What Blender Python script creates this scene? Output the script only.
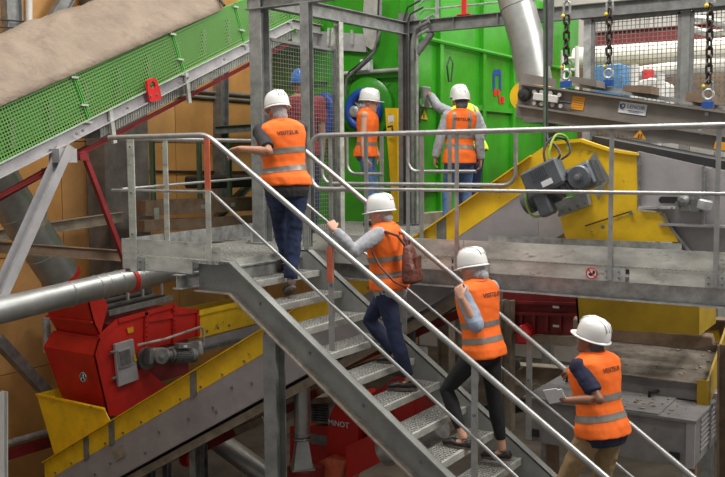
import bpy, bmesh, math, random
from mathutils import Vector, Matrix, noise
from mathutils.bvhtree import BVHTree
for _o in list(bpy.data.objects): bpy.data.objects.remove(_o)
SC = bpy.context.scene; COL = SC.collection; random.seed(7)

# ------------------------------------------------------------------ camera, world, lights, exposure
cam = bpy.data.cameras.new('camera'); co = bpy.data.objects.new('camera', cam); COL.objects.link(co)
cam.sensor_fit = 'HORIZONTAL'; cam.sensor_width = 36.0; cam.lens = 907.0/725*36; cam.clip_end = 200
co.matrix_world = Matrix.Translation((0,0,.87)) @ Matrix([[0.840759, -0.040773, 0.539872], [0.541358, 0.077072, -0.837253], [-0.007471, 0.996192, 0.086872]]).to_4x4()
SC.camera = co
w = bpy.data.worlds.new('world'); SC.world = w; w.use_nodes = True
w.node_tree.nodes['Background'].inputs[0].default_value = (1.0,.965,.92,1)
w.node_tree.nodes['Background'].inputs[1].default_value = .27
def overhead_light(loc, sx, sy, power, rot=(0,0,0), col=(1,.97,.92)):
    l = bpy.data.lights.new('overhead_light','AREA'); l.shape='RECTANGLE'; l.size=sx; l.size_y=sy; l.energy=power; l.color=col
    o = bpy.data.objects.new('overhead_light', l); COL.objects.link(o); o.location=loc; o.rotation_euler=rot
overhead_light((-4.5,5.5,7.6), 6, 1.6, 520)
overhead_light((-4.5,12.0,7.6), 6, 1.6, 520)
overhead_light((3.2,8.0,7.2), 1.6, 6, 800, (0,.5,0))
overhead_light((-2.0,16.0,7.6), 6, 1.6, 420)
overhead_light((-8.0,2.6,7.4), 5, 1.6, 190, (-.25,0,0))  # unseen fill light, added to brighten the lower left
vs = SC.view_settings; SC.display_settings.display_device='sRGB'
vs.view_transform='Standard'; vs.look='None'; vs.gamma=1; vs.use_curve_mapping=False; vs.exposure=0.12

# ------------------------------------------------------------------ materials
def mat(name, col, rough=.6, metal=0.0, var=.18, scale=6.0, bump=0.0, bscale=60.0, spots=None, emit=0, coat=0, stretch=(1,1,1), spot_scale=9.0, spot_cut=.62):
    m = bpy.data.materials.new(name); m.use_nodes = True; nt = m.node_tree; N = nt.nodes; L = nt.links
    b = N['Principled BSDF']; b.inputs['Roughness'].default_value = rough; b.inputs['Metallic'].default_value = metal
    if coat: b.inputs['Coat Weight'].default_value = coat
    tc = N.new('ShaderNodeTexCoord'); mp = N.new('ShaderNodeMapping'); mp.inputs['Scale'].default_value = stretch
    L.new(tc.outputs['Object'], mp.inputs['Vector'])
    nz = N.new('ShaderNodeTexNoise'); nz.inputs['Scale'].default_value = scale; nz.inputs['Detail'].default_value = 6; nz.inputs['Roughness'].default_value = .62
    L.new(mp.outputs[0], nz.inputs['Vector'])
    rp = N.new('ShaderNodeValToRGB'); L.new(nz.outputs['Fac'], rp.inputs[0])
    lo = [max(0,c*(1-var*1.4)) for c in col]; hi = [min(1,c*(1+var)) for c in col]
    rp.color_ramp.elements[0].position=.32; rp.color_ramp.elements[1].position=.68
    rp.color_ramp.elements[0].color=(*lo,1); rp.color_ramp.elements[1].color=(*hi,1)
    out = rp.outputs[0]
    if spots:
        n2 = N.new('ShaderNodeTexNoise'); n2.inputs['Scale'].default_value=spot_scale; n2.inputs['Detail'].default_value=8; n2.inputs['Roughness'].default_value=.7
        L.new(mp.outputs[0], n2.inputs['Vector'])
        r2 = N.new('ShaderNodeValToRGB'); r2.color_ramp.elements[0].position=spot_cut; r2.color_ramp.elements[1].position=spot_cut+.09
        L.new(n2.outputs['Fac'], r2.inputs[0])
        mx = N.new('ShaderNodeMix'); mx.data_type='RGBA'; mx.inputs[7].default_value=(*spots,1)
        L.new(r2.outputs[0], mx.inputs[0]); L.new(out, mx.inputs[6]); out = mx.outputs[2]
    L.new(out, b.inputs['Base Color'])
    if bump:
        n3 = N.new('ShaderNodeTexNoise'); n3.inputs['Scale'].default_value=bscale; n3.inputs['Detail'].default_value=4
        L.new(mp.outputs[0], n3.inputs['Vector'])
        bp = N.new('ShaderNodeBump'); bp.inputs['Strength'].default_value=bump; bp.inputs['Distance'].default_value=.01 if bscale>8 else .08
        L.new(n3.outputs['Fac'], bp.inputs['Height']); L.new(bp.outputs[0], b.inputs['Normal'])
    return m
M = {}
M['galv'] = mat('galvanized_steel',(.45,.46,.45),.42,.45,.28,9,.08,90,spots=(.30,.30,.29),spot_scale=14)
M['galv_pale'] = mat('pale_galvanized_plate',(.62,.63,.58),.40,.4,.25,5,.06,60,spots=(.34,.33,.30),spot_scale=7,spot_cut=.58,stretch=(.6,1,1.6))
M['galv_dark'] = mat('weathered_steel',(.23,.235,.23),.5,.45,.25,7,.1,60)
M['tube'] = mat('zinc_tube',(.40,.40,.39),.38,.6,.14,12,.03,120)
M['grate'] = mat('serrated_grating',(.58,.58,.55),.42,.35,.4,60,.2,200)
M['steel_mid'] = mat('aged_galvanized_steel',(.31,.32,.315),.45,.45,.24,8,.08,90,spots=(.22,.22,.21),spot_scale=13)
M['frame'] = mat('primer_grey_steel',(.27,.28,.27),.5,.35,.18,6,.06,60)
M['stringer'] = mat('stringer_grey_paint',(.27,.28,.265),.5,.2,.15,5,.05,70,spots=(.17,.165,.15),spot_scale=8)
M['flange'] = mat('dusty_flange',(.36,.31,.26),.7,.1,.25,9,.1,80)
M['duct'] = mat('spiral_duct_steel',(.42,.43,.42),.40,.7,.15,4,.03,40)
M['grey_paint'] = mat('light_grey_paint',(.42,.41,.42),.5,.1,.1,5,.04,60,spots=(.28,.26,.25),spot_scale=11,spot_cut=.64)
M['machine_grey'] = mat('machine_grey_paint',(.34,.32,.33),.55,.05,.1,4,.04,60,spots=(.22,.20,.19),spot_scale=12,spot_cut=.66)
M['taupe'] = mat('taupe_machine_paint',(.24,.215,.19),.5,.15,.14,4,.04,60)
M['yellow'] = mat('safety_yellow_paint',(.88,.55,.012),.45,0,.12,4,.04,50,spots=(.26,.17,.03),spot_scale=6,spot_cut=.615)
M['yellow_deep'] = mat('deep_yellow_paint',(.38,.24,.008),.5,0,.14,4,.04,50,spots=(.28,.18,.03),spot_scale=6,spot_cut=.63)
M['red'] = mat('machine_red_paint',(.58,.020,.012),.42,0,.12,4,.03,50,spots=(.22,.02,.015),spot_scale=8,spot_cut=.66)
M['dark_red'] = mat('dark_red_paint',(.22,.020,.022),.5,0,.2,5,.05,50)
M['green'] = mat('bright_green_paint',(.040,.31,.016),.24,.0,.16,1.6,.03,8,spots=(.03,.24,.012),spot_scale=3,spot_cut=.68)
M['green_mesh_frame'] = mat('green_guard_paint',(.10,.40,.07),.5,0,.1,6)
M['tarp'] = mat('beige_tarpaulin',(.235,.182,.137),.85,0,.16,2.2,.55,5,spots=(.19,.145,.11),spot_scale=2.4,spot_cut=.56)
M['wall'] = mat('ochre_plywood',(.52,.255,.07),.75,0,.16,1.3,.05,60,spots=(.15,.075,.03),spot_scale=24,spot_cut=.655)
M['wall_b'] = mat('ochre_plywood_tan',(.55,.285,.095),.75,0,.18,1.1,.05,60,spots=(.14,.07,.03),spot_scale=20,spot_cut=.65)
M['concrete'] = mat('stained_concrete',(.13,.115,.10),.9,0,.35,2.5,.2,30)
M['floor'] = mat('dirty_concrete_floor',(.12,.10,.08),.9,0,.4,1.2,.2,30)
M['brown'] = mat('dusty_brown_steel',(.22,.15,.10),.75,.1,.25,5,.1,50)
M['beige'] = mat('dusty_beige_steel',(.34,.29,.22),.8,.05,.25,6,.1,50)
M['table_grey'] = mat('dusty_table_grey',(.215,.205,.20),.7,.05,.16,5,.06,60,spots=(.15,.13,.11),spot_scale=8,spot_cut=.6)
M['dust'] = mat('thick_brown_dust',(.15,.125,.10),.95,0,.35,8,.3,40)
M['chute_pale'] = mat('dented_pale_steel',(.50,.48,.46),.5,.2,.2,5,.5,12)
M['black'] = mat('black_rubber',(.015,.015,.015),.7,0,.2)
M['charcoal'] = mat('charcoal_cable',(.03,.03,.032),.55,0,.2)
M['motor'] = mat('motor_blue_grey',(.105,.12,.135),.45,.2,.15,8,.05,80,spots=(.17,.16,.14),spot_scale=10)
M['white'] = mat('white_plastic',(.80,.80,.79),.3,0,.03,5,coat=.4)
M['white_paint'] = mat('white_paint',(.66,.65,.62),.5,0,.08,4)
M['siding'] = mat('white_siding',(.62,.61,.57),.6,0,.06,3)
M['pipe_white'] = mat('pale_insulated_pipe',(.70,.66,.58),.5,0,.1,3)
M['blue'] = mat('blue_enamel',(.012,.07,.36),.4,0,.15,5)
M['blue_cab'] = mat('blue_cabinet_paint',(.06,.22,.46),.5,0,.1,5)
M['blue_hook'] = mat('blue_shackle_paint',(.02,.08,.30),.4,.1,.1)
M['chain'] = mat('dark_chain_steel',(.06,.05,.045),.45,.6,.3,20)
M['orange_label'] = mat('orange_label',(.80,.33,.01),.5,0,.06)
M['label_yellow'] = mat('warning_yellow',(.85,.58,.02),.5,0,.05)
M['label_white'] = mat('white_label',(.74,.76,.78),.4,0,.03)
M['label_blue'] = mat('label_blue_ink',(.02,.06,.30),.5,0,.05)
M['sign_red'] = mat('sign_red',(.65,.02,.02),.45,0,.05)
M['print_black'] = mat('black_print',(.02,.02,.02),.6,0,.1)
M['orange_paint'] = mat('orange_post_paint',(.70,.16,.08),.5,0,.2,6)
M['post_green'] = mat('grey_green_post',(.10,.16,.10),.6,.1,.2)
M['yg_cable'] = mat('yellow_green_cable',(.28,.42,.05),.5,0,.2,30)
M['orange_vest'] = mat('fluorescent_orange_cloth',(1.0,.165,.012),.75,0,.06,7,.18,28)
M['yellow_vest'] = mat('fluorescent_yellow_cloth',(.62,.80,.03),.75,0,.06,7,.18,28)
M['band'] = mat('silver_reflective_band',(.25,.235,.21),.42,.3,.08,20)
M['navy'] = mat('navy_cloth',(.012,.014,.045),.85,0,.2,9,.2,30)
M['jeans'] = mat('indigo_denim',(.018,.032,.085),.88,0,.4,7,.3,40)
M['jeans_blue'] = mat('blue_denim',(.08,.16,.32),.88,0,.35,6,.3,40)
M['suit_blue'] = mat('dark_blue_trousers',(.014,.022,.065),.8,0,.25,6,.2,30)
M['black_cloth'] = mat('black_cloth',(.010,.010,.012),.85,0,.2,8,.2,30)
M['grey_shirt'] = mat('heather_grey_cloth',(.34,.345,.37),.85,0,.14,30,.25,40)
M['pale_denim'] = mat('pale_denim_shirt',(.30,.36,.46),.85,0,.15,20,.25,40)
M['charcoal_shirt'] = mat('charcoal_cloth',(.035,.033,.036),.85,0,.2,8,.2,30)
M['maroon_shirt'] = mat('maroon_cloth',(.26,.025,.035),.85,0,.15,8,.2,30)
M['khaki'] = mat('khaki_cotton',(.27,.18,.085),.85,0,.14,8,.25,35)
M['skin'] = mat('skin_light',(.56,.30,.20),.5,0,.08,12)
M['skin_tan'] = mat('skin_tan',(.42,.20,.12),.5,0,.08,12)
M['skin_brown'] = mat('skin_brown',(.25,.11,.06),.5,0,.08,12)
M['net'] = mat('grey_hair_net',(.42,.41,.42),.85,0,.2,60,.4,120)
M['net_dark'] = mat('dark_hair_net',(.10,.10,.11),.85,0,.2,60,.4,120)
M['hair_grey'] = mat('grey_hair',(.36,.34,.32),.8,0,.25,60,.3,120)
M['hair_brown'] = mat('ginger_brown_hair',(.30,.12,.045),.7,0,.25,60,.3,120)
M['helmet'] = mat('white_helmet_shell',(.80,.80,.78),.28,0,.02,5,coat=.3)
M['helmet_blue'] = mat('blue_helmet_shell',(.03,.19,.62),.3,0,.04,5,coat=.3)
M['leather'] = mat('brown_leather',(.13,.035,.022),.5,0,.3,14,.25,60)
M['shoe_black'] = mat('black_shoe_leather',(.022,.018,.018),.5,0,.2,20)
M['shoe_grey'] = mat('grey_brown_trainer',(.085,.065,.055),.8,0,.3,30,.2,60)
M['sole'] = mat('dusty_shoe_sole',(.16,.13,.11),.85,0,.2,30)
M['paper'] = mat('white_paper',(.74,.72,.74),.8,0,.03)
M['eye_white'] = mat('eye_white',(.7,.68,.65),.3,0,.02); M['lip'] = mat('lip_rose',(.40,.14,.11),.5,0,.05)
# perforated guard: real see-through holes in a thin green sheet
def perforated(name, col, pitch, fill):
    m = bpy.data.materials.new(name); m.use_nodes=True; nt=m.node_tree; N=nt.nodes; L=nt.links
    b=N['Principled BSDF']; b.inputs['Base Color'].default_value=(*col,1); b.inputs['Roughness'].default_value=.5
    tc=N.new('ShaderNodeTexCoord'); mp=N.new('ShaderNodeMapping'); mp.inputs['Rotation'].default_value=(math.radians(-23),0,0); mp.inputs['Scale'].default_value=(0,1/pitch,1/pitch)
    L.new(tc.outputs['Object'],mp.inputs[0])
    fr=N.new('ShaderNodeVectorMath'); fr.operation='FRACTION'; L.new(mp.outputs[0],fr.inputs[0])
    sb=N.new('ShaderNodeVectorMath'); sb.operation='SUBTRACT'; sb.inputs[1].default_value=(0,.5,.5); L.new(fr.outputs[0],sb.inputs[0])
    ln=N.new('ShaderNodeVectorMath'); ln.operation='LENGTH'; L.new(sb.outputs[0],ln.inputs[0])
    gt=N.new('ShaderNodeMath'); gt.operation='GREATER_THAN'; gt.inputs[1].default_value=fill; L.new(ln.outputs['Value'],gt.inputs[0])
    tr=N.new('ShaderNodeBsdfTransparent'); mx=N.new('ShaderNodeMixShader'); L.new(gt.outputs[0],mx.inputs[0]); L.new(tr.outputs[0],mx.inputs[1]); L.new(b.outputs[0],mx.inputs[2])
    L.new(mx.outputs[0],N['Material Output'].inputs[0]); return m
M['guard'] = perforated('perforated_green_sheet',(.13,.29,.075),.034,.36)

# ------------------------------------------------------------------ mesh helpers (world coordinates)
V = Vector; ZU = V((0,0,1))
class MB:
    def __init__(s): s.b = bmesh.new()
    def obox(s, c, ax, ay, az, sx, sy, sz):
        c=V(c); vs=[]
        for i in (-1,1):
            for j in (-1,1):
                for k in (-1,1): vs.append(s.b.verts.new(c+ax*(i*sx/2)+ay*(j*sy/2)+az*(k*sz/2)))
        for f in ((0,1,3,2),(4,6,7,5),(0,4,5,1),(2,3,7,6),(0,2,6,4),(1,5,7,3)): s.b.faces.new([vs[i] for i in f])
        return s
    def box(s, x0,x1,y0,y1,z0,z1):
        return s.obox(((x0+x1)/2,(y0+y1)/2,(z0+z1)/2),V((1,0,0)),V((0,1,0)),ZU,abs(x1-x0),abs(y1-y0),abs(z1-z0))
    def bar(s, p0, p1, w, h, up=(0,0,1)):
        p0=V(p0);p1=V(p1); d=(p1-p0); l=d.length; d.normalize(); a=V(up)
        sd=d.cross(a)
        if sd.length<1e-4: sd=d.cross(V((1,0,0)))
        sd.normalize(); u=sd.cross(d)
        return s.obox((p0+p1)/2,d,sd,u,l,w,h)
    def ibeam(s, p0, p1, h=.2, w=.1, t=.012, up=(0,0,1), kind='I', side=1):
        p0=V(p0);p1=V(p1); d=(p1-p0).normalized(); sd=d.cross(V(up))
        if sd.length<1e-4: sd=d.cross(V((0,1,0)))
        sd.normalize(); u=sd.cross(d)
        for q in (1,-1): s.bar(p0+u*(q*(h-t)/2), p1+u*(q*(h-t)/2), w, t, u)
        o = sd*0 if kind=='I' else sd*(side*(w-t)/2)
        s.bar(p0+o,p1+o,t,h-2*t,u); return s
    def tube(s, pts, r, n=10, cap=True):
        pts=[V(p) for p in pts]; rs=r if isinstance(r,(list,tuple)) else [r]*len(pts)
        rings=[]; prev=None
        for i,p in enumerate(pts):
            t=(pts[min(i+1,len(pts)-1)]-pts[max(i-1,0)]).normalized()
            if prev is None: a=V((0,0,1)) if abs(t.z)<.9 else V((1,0,0)); sd=t.cross(a).normalized()
            else:
                sd=prev-t*prev.dot(t); sd.normalize()
            prev=sd; u=t.cross(sd)
            rings.append([s.b.verts.new(p+sd*(rs[i]*math.cos(2*math.pi*k/n))+u*(rs[i]*math.sin(2*math.pi*k/n))) for k in range(n)])
        for a,b in zip(rings,rings[1:]):
            for k in range(n): s.b.faces.new((a[k],a[(k+1)%n],b[(k+1)%n],b[k]))
        if cap: s.b.faces.new(rings[0][::-1]); s.b.faces.new(rings[-1])
        return s
    def ring(s, c, axis, R, r, n=28, m=8, R2=None):
        c=V(c); ax=V(axis).normalized(); a=ax.cross(V((0,0,1)) if abs(ax.z)<.9 else V((1,0,0))).normalized(); b=ax.cross(a); R2=R2 or R
        g=[]
        for i in range(n):
            th=2*math.pi*i/n; d=a*math.cos(th)*R+b*math.sin(th)*R2; dn=d.normalized()
            g.append([s.b.verts.new(c+d+dn*(r*math.cos(2*math.pi*k/m))+ax*(r*math.sin(2*math.pi*k/m))) for k in range(m)])
        for i in range(n):
            for k in range(m): s.b.faces.new((g[i][k],g[(i+1)%n][k],g[(i+1)%n][(k+1)%m],g[i][(k+1)%m]))
        return s
    def prism(s, poly, off):
        off=V(off); a=[s.b.verts.new(V(p)) for p in poly]; b=[s.b.verts.new(V(p)+off) for p in poly]; n=len(a)
        s.b.faces.new(a); s.b.faces.new(b[::-1])
        for i in range(n): s.b.faces.new((a[i],b[i],b[(i+1)%n],a[(i+1)%n]))
        return s
    def lathe(s, c, axis, prof, n=20):
        c=V(c); ax=V(axis).normalized(); a=ax.cross(V((0,0,1)) if abs(ax.z)<.9 else V((1,0,0))).normalized(); b=ax.cross(a)
        g=[[s.b.verts.new(c+ax*h+(a*math.cos(2*math.pi*k/n)+b*math.sin(2*math.pi*k/n))*max(r,1e-4)) for k in range(n)] for r,h in prof]
        for p,q in zip(g,g[1:]):
            for k in range(n): s.b.faces.new((p[k],p[(k+1)%n],q[(k+1)%n],q[k]))
        s.b.faces.new(g[0][::-1]); s.b.faces.new(g[-1]); return s
    def loft(s, rings, n=20, power=2.0):
        """rings: (centre, side vector, forward vector, half side, half forward)"""
        g=[]
        for c,sd,fw,rs,rf in rings:
            row=[]
            for k in range(n):
                th=2*math.pi*k/n; ct,st=math.cos(th),math.sin(th)
                e=2/power
                row.append(s.b.verts.new(V(c)+V(sd)*(rs*math.copysign(abs(ct)**e,ct))+V(fw)*(rf*math.copysign(abs(st)**e,st))))
            g.append(row)
        for p,q in zip(g,g[1:]):
            for k in range(n): s.b.faces.new((p[k],p[(k+1)%n],q[(k+1)%n],q[k]))
        s.b.faces.new(g[0][::-1]); s.b.faces.new(g[-1]); return s
    def ball(s, c, r, sx=1, sy=1, sz=1, u=14, v=9, rot=None):
        m=Matrix.Translation(V(c)) @ ((rot.to_4x4()) if rot else Matrix.Identity(4)) @ Matrix.Diagonal((sx,sy,sz,1))
        bmesh.ops.create_uvsphere(s.b,u_segments=u,v_segments=v,radius=r,matrix=m); return s
    def sheet(s, grid):
        g=[[s.b.verts.new(V(p)) for p in row] for row in grid]
        for p,q in zip(g,g[1:]):
            for k in range(len(p)-1): s.b.faces.new((p[k],p[k+1],q[k+1],q[k]))
        return s
    def build(s, name, m, parent=None, smooth=False, bevel=0, stuff=False, label=None):
        org=V((0,0,0)); p=parent
        while p is not None: org+=p.location; p=p.parent
        bmesh.ops.recalc_face_normals(s.b, faces=s.b.faces)
        if bevel:
            bmesh.ops.bevel(s.b, geom=[e for e in s.b.edges if len(e.link_faces)==2 and e.calc_face_angle(0)>.6], offset=bevel, segments=1, affect='EDGES', clamp_overlap=True)
        bmesh.ops.translate(s.b, verts=s.b.verts, vec=-org)
        me=bpy.data.meshes.new(name); s.b.to_mesh(me); s.b.free()
        return link(name, me, m, parent, smooth, stuff, label)
def link(name, me, m, parent=None, smooth=False, stuff=False, label=None):
    me.materials.clear(); me.materials.append(M[m] if isinstance(m,str) else m)
    if smooth:
        me.polygons.foreach_set('use_smooth',[True]*len(me.polygons))
        if smooth!='all':
            try: me.set_sharp_from_angle(angle=math.radians(40))
            except Exception: pass
    o=bpy.data.objects.new(name, me); COL.objects.link(o)
    if parent is not None: o.parent=parent
    if stuff: o['kind']='stuff'
    if label: o['label']=label
    return o
def thing(name, label, cat, loc=(0,0,0), group=None):
    o=bpy.data.objects.new(name,None); COL.objects.link(o); o.location=loc; o.empty_display_size=.1
    o['label']=label; o['category']=cat; o['kind']='thing'
    if group: o['group']=group
    return o
def tag(o,label,cat,group=None):
    o['label']=label; o['category']=cat; o['kind']='thing'
    if group: o['group']=group
    return o
def struct(o): o['kind']='structure'; return o
def piece(name, me, m, parent, loc, rot=None):
    o=bpy.data.objects.new(name, me); COL.objects.link(o); o.parent=parent; o.location=loc
    if rot is not None: o.rotation_euler=rot
    return o
def shared(mb, name, m, smooth=False):
    bmesh.ops.recalc_face_normals(mb.b, faces=mb.b.faces); me=bpy.data.meshes.new(name); mb.b.to_mesh(me); mb.b.free(); me.materials.append(M[m])
    if smooth: me.polygons.foreach_set('use_smooth',[True]*len(me.polygons))
    return me
def bolts(pts, axis, r, h, name, parent, m='galv_dark'):
    mb=MB()
    for p in pts: mb.lathe(p, axis, [(r,0),(r,h)], 6)
    return mb.build(name, m, parent, stuff=True)
def text(body, c, xdir, ydir, size, m, name, parent, depth=.002, onto=None, bold=.0):
    cu=bpy.data.curves.new('lettering','FONT'); cu.body=body; cu.size=1; cu.align_x='CENTER'; cu.align_y='CENTER'; cu.resolution_u=2; cu.offset=bold
    to=bpy.data.objects.new('lettering',cu); COL.objects.link(to); dg=bpy.context.evaluated_depsgraph_get()
    me=bpy.data.meshes.new_from_object(to.evaluated_get(dg)); bpy.data.objects.remove(to); bpy.data.curves.remove(cu)
    b=bmesh.new(); b.from_mesh(me); bpy.data.meshes.remove(me)
    xd=V(xdir).normalized(); yd=V(ydir).normalized(); zd=xd.cross(yd)
    if onto is not None: bmesh.ops.triangulate(b,faces=b.faces); bmesh.ops.subdivide_edges(b,edges=b.edges,cuts=1)
    for v in b.verts:
        p=V(c)+xd*(v.co.x*size)+yd*(v.co.y*size)
        if onto is not None:
            h=onto.ray_cast(p+zd*.3,-zd,.8)
            if h[0] is not None: p=h[0]
        v.co=p+zd*depth
    mb=MB(); mb.b.free(); mb.b=b
    org=V((0,0,0)); p=parent
    while p is not None: org+=p.location; p=p.parent
    bmesh.ops.translate(b,verts=b.verts,vec=-org); me=bpy.data.meshes.new(name); b.to_mesh(me); b.free()
    return link(name,me,m,parent)
# ------------------------------------------------------------------ setting
FZ=-3.9
struct(MB().box(-11.3,3,1.0,20.2,FZ-.1,FZ).build('floor','floor'))
wl=struct(MB().box(-11.45,-11.3,2.5,20.2,FZ,6.2).build('wall_left','concrete'))
for i in range(14):
    for j in range(6):
        y0=3.0+i*1.22; z0=FZ+.05+j*1.68
        MB().box(-11.3,-11.272-.006*((i*3+j*5)%3),y0,y0+1.205,z0,z0+1.665).build('panel','wall' if (i+j*2)%3 else 'wall_b',wl)
wb=struct(MB().box(-11.45,6,20.2,20.4,FZ,7).build('wall_back','siding'))
for i in range(56):
    x=-5.8+i*.16
    MB().prism([(x,20.2,2.6),(x+.03,20.16,2.6),(x+.09,20.16,2.6),(x+.12,20.2,2.6)],(0,0,3.2)).build('siding_rib','siding',wb)
struct(MB().box(-11.2,-10.75,9.5,10.4,FZ,5).build('trim_1','concrete',bevel=.02))
# ------------------------------------------------------------------ staircase
RUN,RISE,SX=.26,.185,-5.28
NT=20
sd=V((RUN,0,-RISE)).normalized()
st=thing('staircase','galvanized industrial staircase descending from the upper landing','staircase',(SX,6.5,-1.9))
def nose(k,y,dz=0): return V((SX+RUN*k,y,-RISE*k+dz))
def stringer(yface, out, label):
    # C channel, flanges towards 'out'
    up=V((RISE,0,RUN)).normalized(); y=V((0,out,0)); v=.30
    P=lambda k,dz: V((SX+RUN*k,yface,-RISE*k+dz))
    T=[V((SX-.30,yface,0)),P(.085/RISE,.085),P(NT+.3,.085)]; T[1].z=0
    kb=.07/RISE; B=[V((SX-.30,yface,-.285)),P(kb,.085-v),P(NT+.3,.085-v)]
    o=MB().prism(T+B[::-1],y*.012).build('stringer','stringer',st)
    f=MB(); f.prism([T[0],T[1],T[1]-ZU*.012,T[0]-ZU*.012],y*.085).prism([T[1],T[2],T[2]-up*.013,T[1]-up*.013],y*.085)
    f.build('top_flange','stringer',o)
    f=MB(); f.prism([B[0],B[1],B[1]+ZU*.012,B[0]+ZU*.012],y*.085).prism([B[1],B[2],B[2]+up*.013,B[1]+up*.013],y*.085)
    f.build('bottom_flange','flange',o)
    bolts([P(k+.5,-.07)+y*.012 for k in range(1,NT,2)],(0,out,0),.014,.012,'bolts',o)
    return o
stringer(5.97,-1,''); stringer(7.03,1,'')
# treads: frame + serrated grating, shared meshes
tf=MB(); tf.box(-.262,0,-.525,-.515,-.045,0).box(-.262,0,.515,.525,-.045,0).box(-.262,-.256,-.515,.515,-.035,0)
tread_me=shared(tf,'tread','galv')
g=MB()
for i in range(8): g.box(-.248+i*.030,-.244+i*.030,-.515,.515,-.032,-.001)
for j in range(24): g.box(-.256,-.012,-.51+j*.0435,-.503+j*.0435,-.014,.001)
grate_me=shared(g,'grating','grate')
nz=MB(); nz.box(-.018,0,-.525,.525,-.052,.004)
for j in range(26): nz.box(-.030,-.012,-.51+j*.04,-.492+j*.04,.0,.006)
nose_me=shared(nz,'nosing','galv_pale')
for k in range(1,NT+1):
    t=piece('tread',tread_me,None,st,nose(k,6.5)-st.location)
    gg=piece('grating',grate_me,None,t,(0,0,0)); gg['kind']='stuff'; piece('nosing',nose_me,None,t,(0,0,0))
# ------------------------------------------------------------------ support columns under the stair
def hcolumn(name,label,x,y,z0,z1,w=.17,m='frame',cat='column',plate=True,group=None,wy=None):
    o=thing(name,label,cat,(x,y,z0),group)
    MB().ibeam((x,y,z0),(x,y,z1),w,wy or w,.011,(0,1,0)).build('shaft',m,o)
    if plate: MB().box(x-w*.85,x+w*.85,y-w*.85,y+w*.85,z0,z0+.015).build('base_plate',m,o); bolts([(x+sx*w*.68,y+sy*w*.68,z0+.015) for sx in (-1,1) for sy in (-1,1)],(0,0,1),.015,.02,'bolts',o)
    return o
hcolumn('support_column','grey steel column holding the stair stringer above the lower floor',-4.80,6.03,FZ,-.62,.135)
# ------------------------------------------------------------------ landing and walkway
pl=thing('steel_platform','galvanized grating platform at the head of the stairs with its walkway','platform',(-5.8,7.2,0))
def grating(x0,x1,y0,y1,along='x'):
    mb=MB()
    if along=='x':
        n=int((y1-y0)/.034)
        for i in range(n+1): y=y0+i*(y1-y0)/n; mb.box(x0,x1,y-.002,y+.002,-.032,0)
        m=int((x1-x0)/.08)
        for i in range(m+1): x=x0+i*(x1-x0)/m; mb.box(x-.003,x+.003,y0,y1,-.010,.001)
    else:
        n=int((x1-x0)/.034)
        for i in range(n+1): x=x0+i*(x1-x0)/n; mb.box(x-.002,x+.002,y0,y1,-.032,0)
        m=int((y1-y0)/.08)
        for i in range(m+1): y=y0+i*(y1-y0)/m; mb.box(x0,x1,y-.003,y+.003,-.010,.001)
    return mb.build('grating','grate',pl,stuff=True)
grating(-6.45,-5.28,5.88,7.25,'x'); grating(-6.45,1.0,7.27,7.80,'x'); grating(-7.1,-4.95,7.8,8.78,'x'); grating(-7.1,-4.25,8.8,10.7,'x')
MB().box(-5.285,-5.275,5.98,7.02,-.09,0).build('nosing','galv_pale',pl)
# perimeter beams
MB().ibeam((-6.40,5.92,-.085),(-5.58,5.92,-.085),.10,.08,.012,kind='C',side=1).build('edge_beam','galv',pl)
MB().ibeam((-6.42,5.9,-.10),(-6.42,8.78,-.10),.13,.08,.012,kind='C',side=-1).build('edge_beam','galv',pl)
MB().ibeam((-5.27,7.05,-.15),(-5.27,5.98,-.15),.18,.07,.012).build('edge_beam','galv',pl)
MB().bar((-6.45,5.868,-.062),(-5.57,5.868,-.062),.006,.125).build('fascia_plate','galv_pale',pl)
MB().ibeam((-5.70,5.80,-.20),(-5.70,6.9,-.20),.13,.1,.01).build('joist','galv',pl)
for y in (7.75,8.82,10.7): MB().ibeam((-7.1,y,-.12),(-4.3 if y>8 else -4.95,y,-.12),.16,.08,.01).build('joist','galv_dark',pl)
# walkway long face
MB().ibeam((-5.3,7.34,-.19),(1.0,7.34,-.19),.20,.16,.014).build('edge_beam','galv',pl)
MB().ibeam((-5.3,7.78,-.17),(1.0,7.78,-.17),.18,.09,.012).build('edge_beam','galv_dark',pl)
for i,(a,b) in enumerate(((-5.25,-3.72),(-3.70,-2.18),(-2.12,-.5),(-.48,1.0))):
    MB().bar((a,7.245,-.075),(b,7.245,-.075),.006,.115).build('fascia_plate','galv_pale',pl)
for i,(a,b) in enumerate(((-5.25,-3.60),(-3.59,-.9),(-.88,1.0))):
    MB().bar((a,7.235,.072),(b,7.235,.072),.006,.150).build('toe_plate','galv_pale',pl)
for a,b in ((-3.62,-2.9),(-2.89,-1.85)): MB().bar((a,7.80,.075),(b,7.80,.075),.006,.15).build('toe_plate','galv',pl)
MB().bar((-6.45,5.865,.085),(-5.41,5.865,.085),.006,.140).build('toe_plate','galv_pale',pl)
MB().bar((-5.40,5.862,.065),(-5.23,5.862,.065),.006,.12).build('toe_plate','galv_pale',pl)
MB().bar((-6.46,5.87,.075),(-6.75,8.35,.075),.006,.150).build('toe_plate','galv',pl)
for x in (-2.25,-1.46,-3.45):
    q=MB().box(x-.075,x+.10,7.228,7.236,-.13,-.02).build('splice_plate','galv',pl)
    bolts([(x+dx,7.228,z) for dx in (-.05,.05) for z in (-.05,-.1)],(0,-1,0),.010,.010,'bolts',q)
q=MB().box(-6.245,-6.16,5.855,5.862,-.14,-.01).build('splice_plate','galv',pl); bolts([(-6.21,5.855,-.05),(-6.21,5.855,-.12)],(0,-1,0),.012,.012,'bolts',q)
sg=MB().lathe((-2.43,7.240,-.075),(0,-1,0),[(.048,0),(.048,.003)],28).build('prohibition_sticker','label_white',pl,label='round white no-stepping sticker with a red ring')
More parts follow.
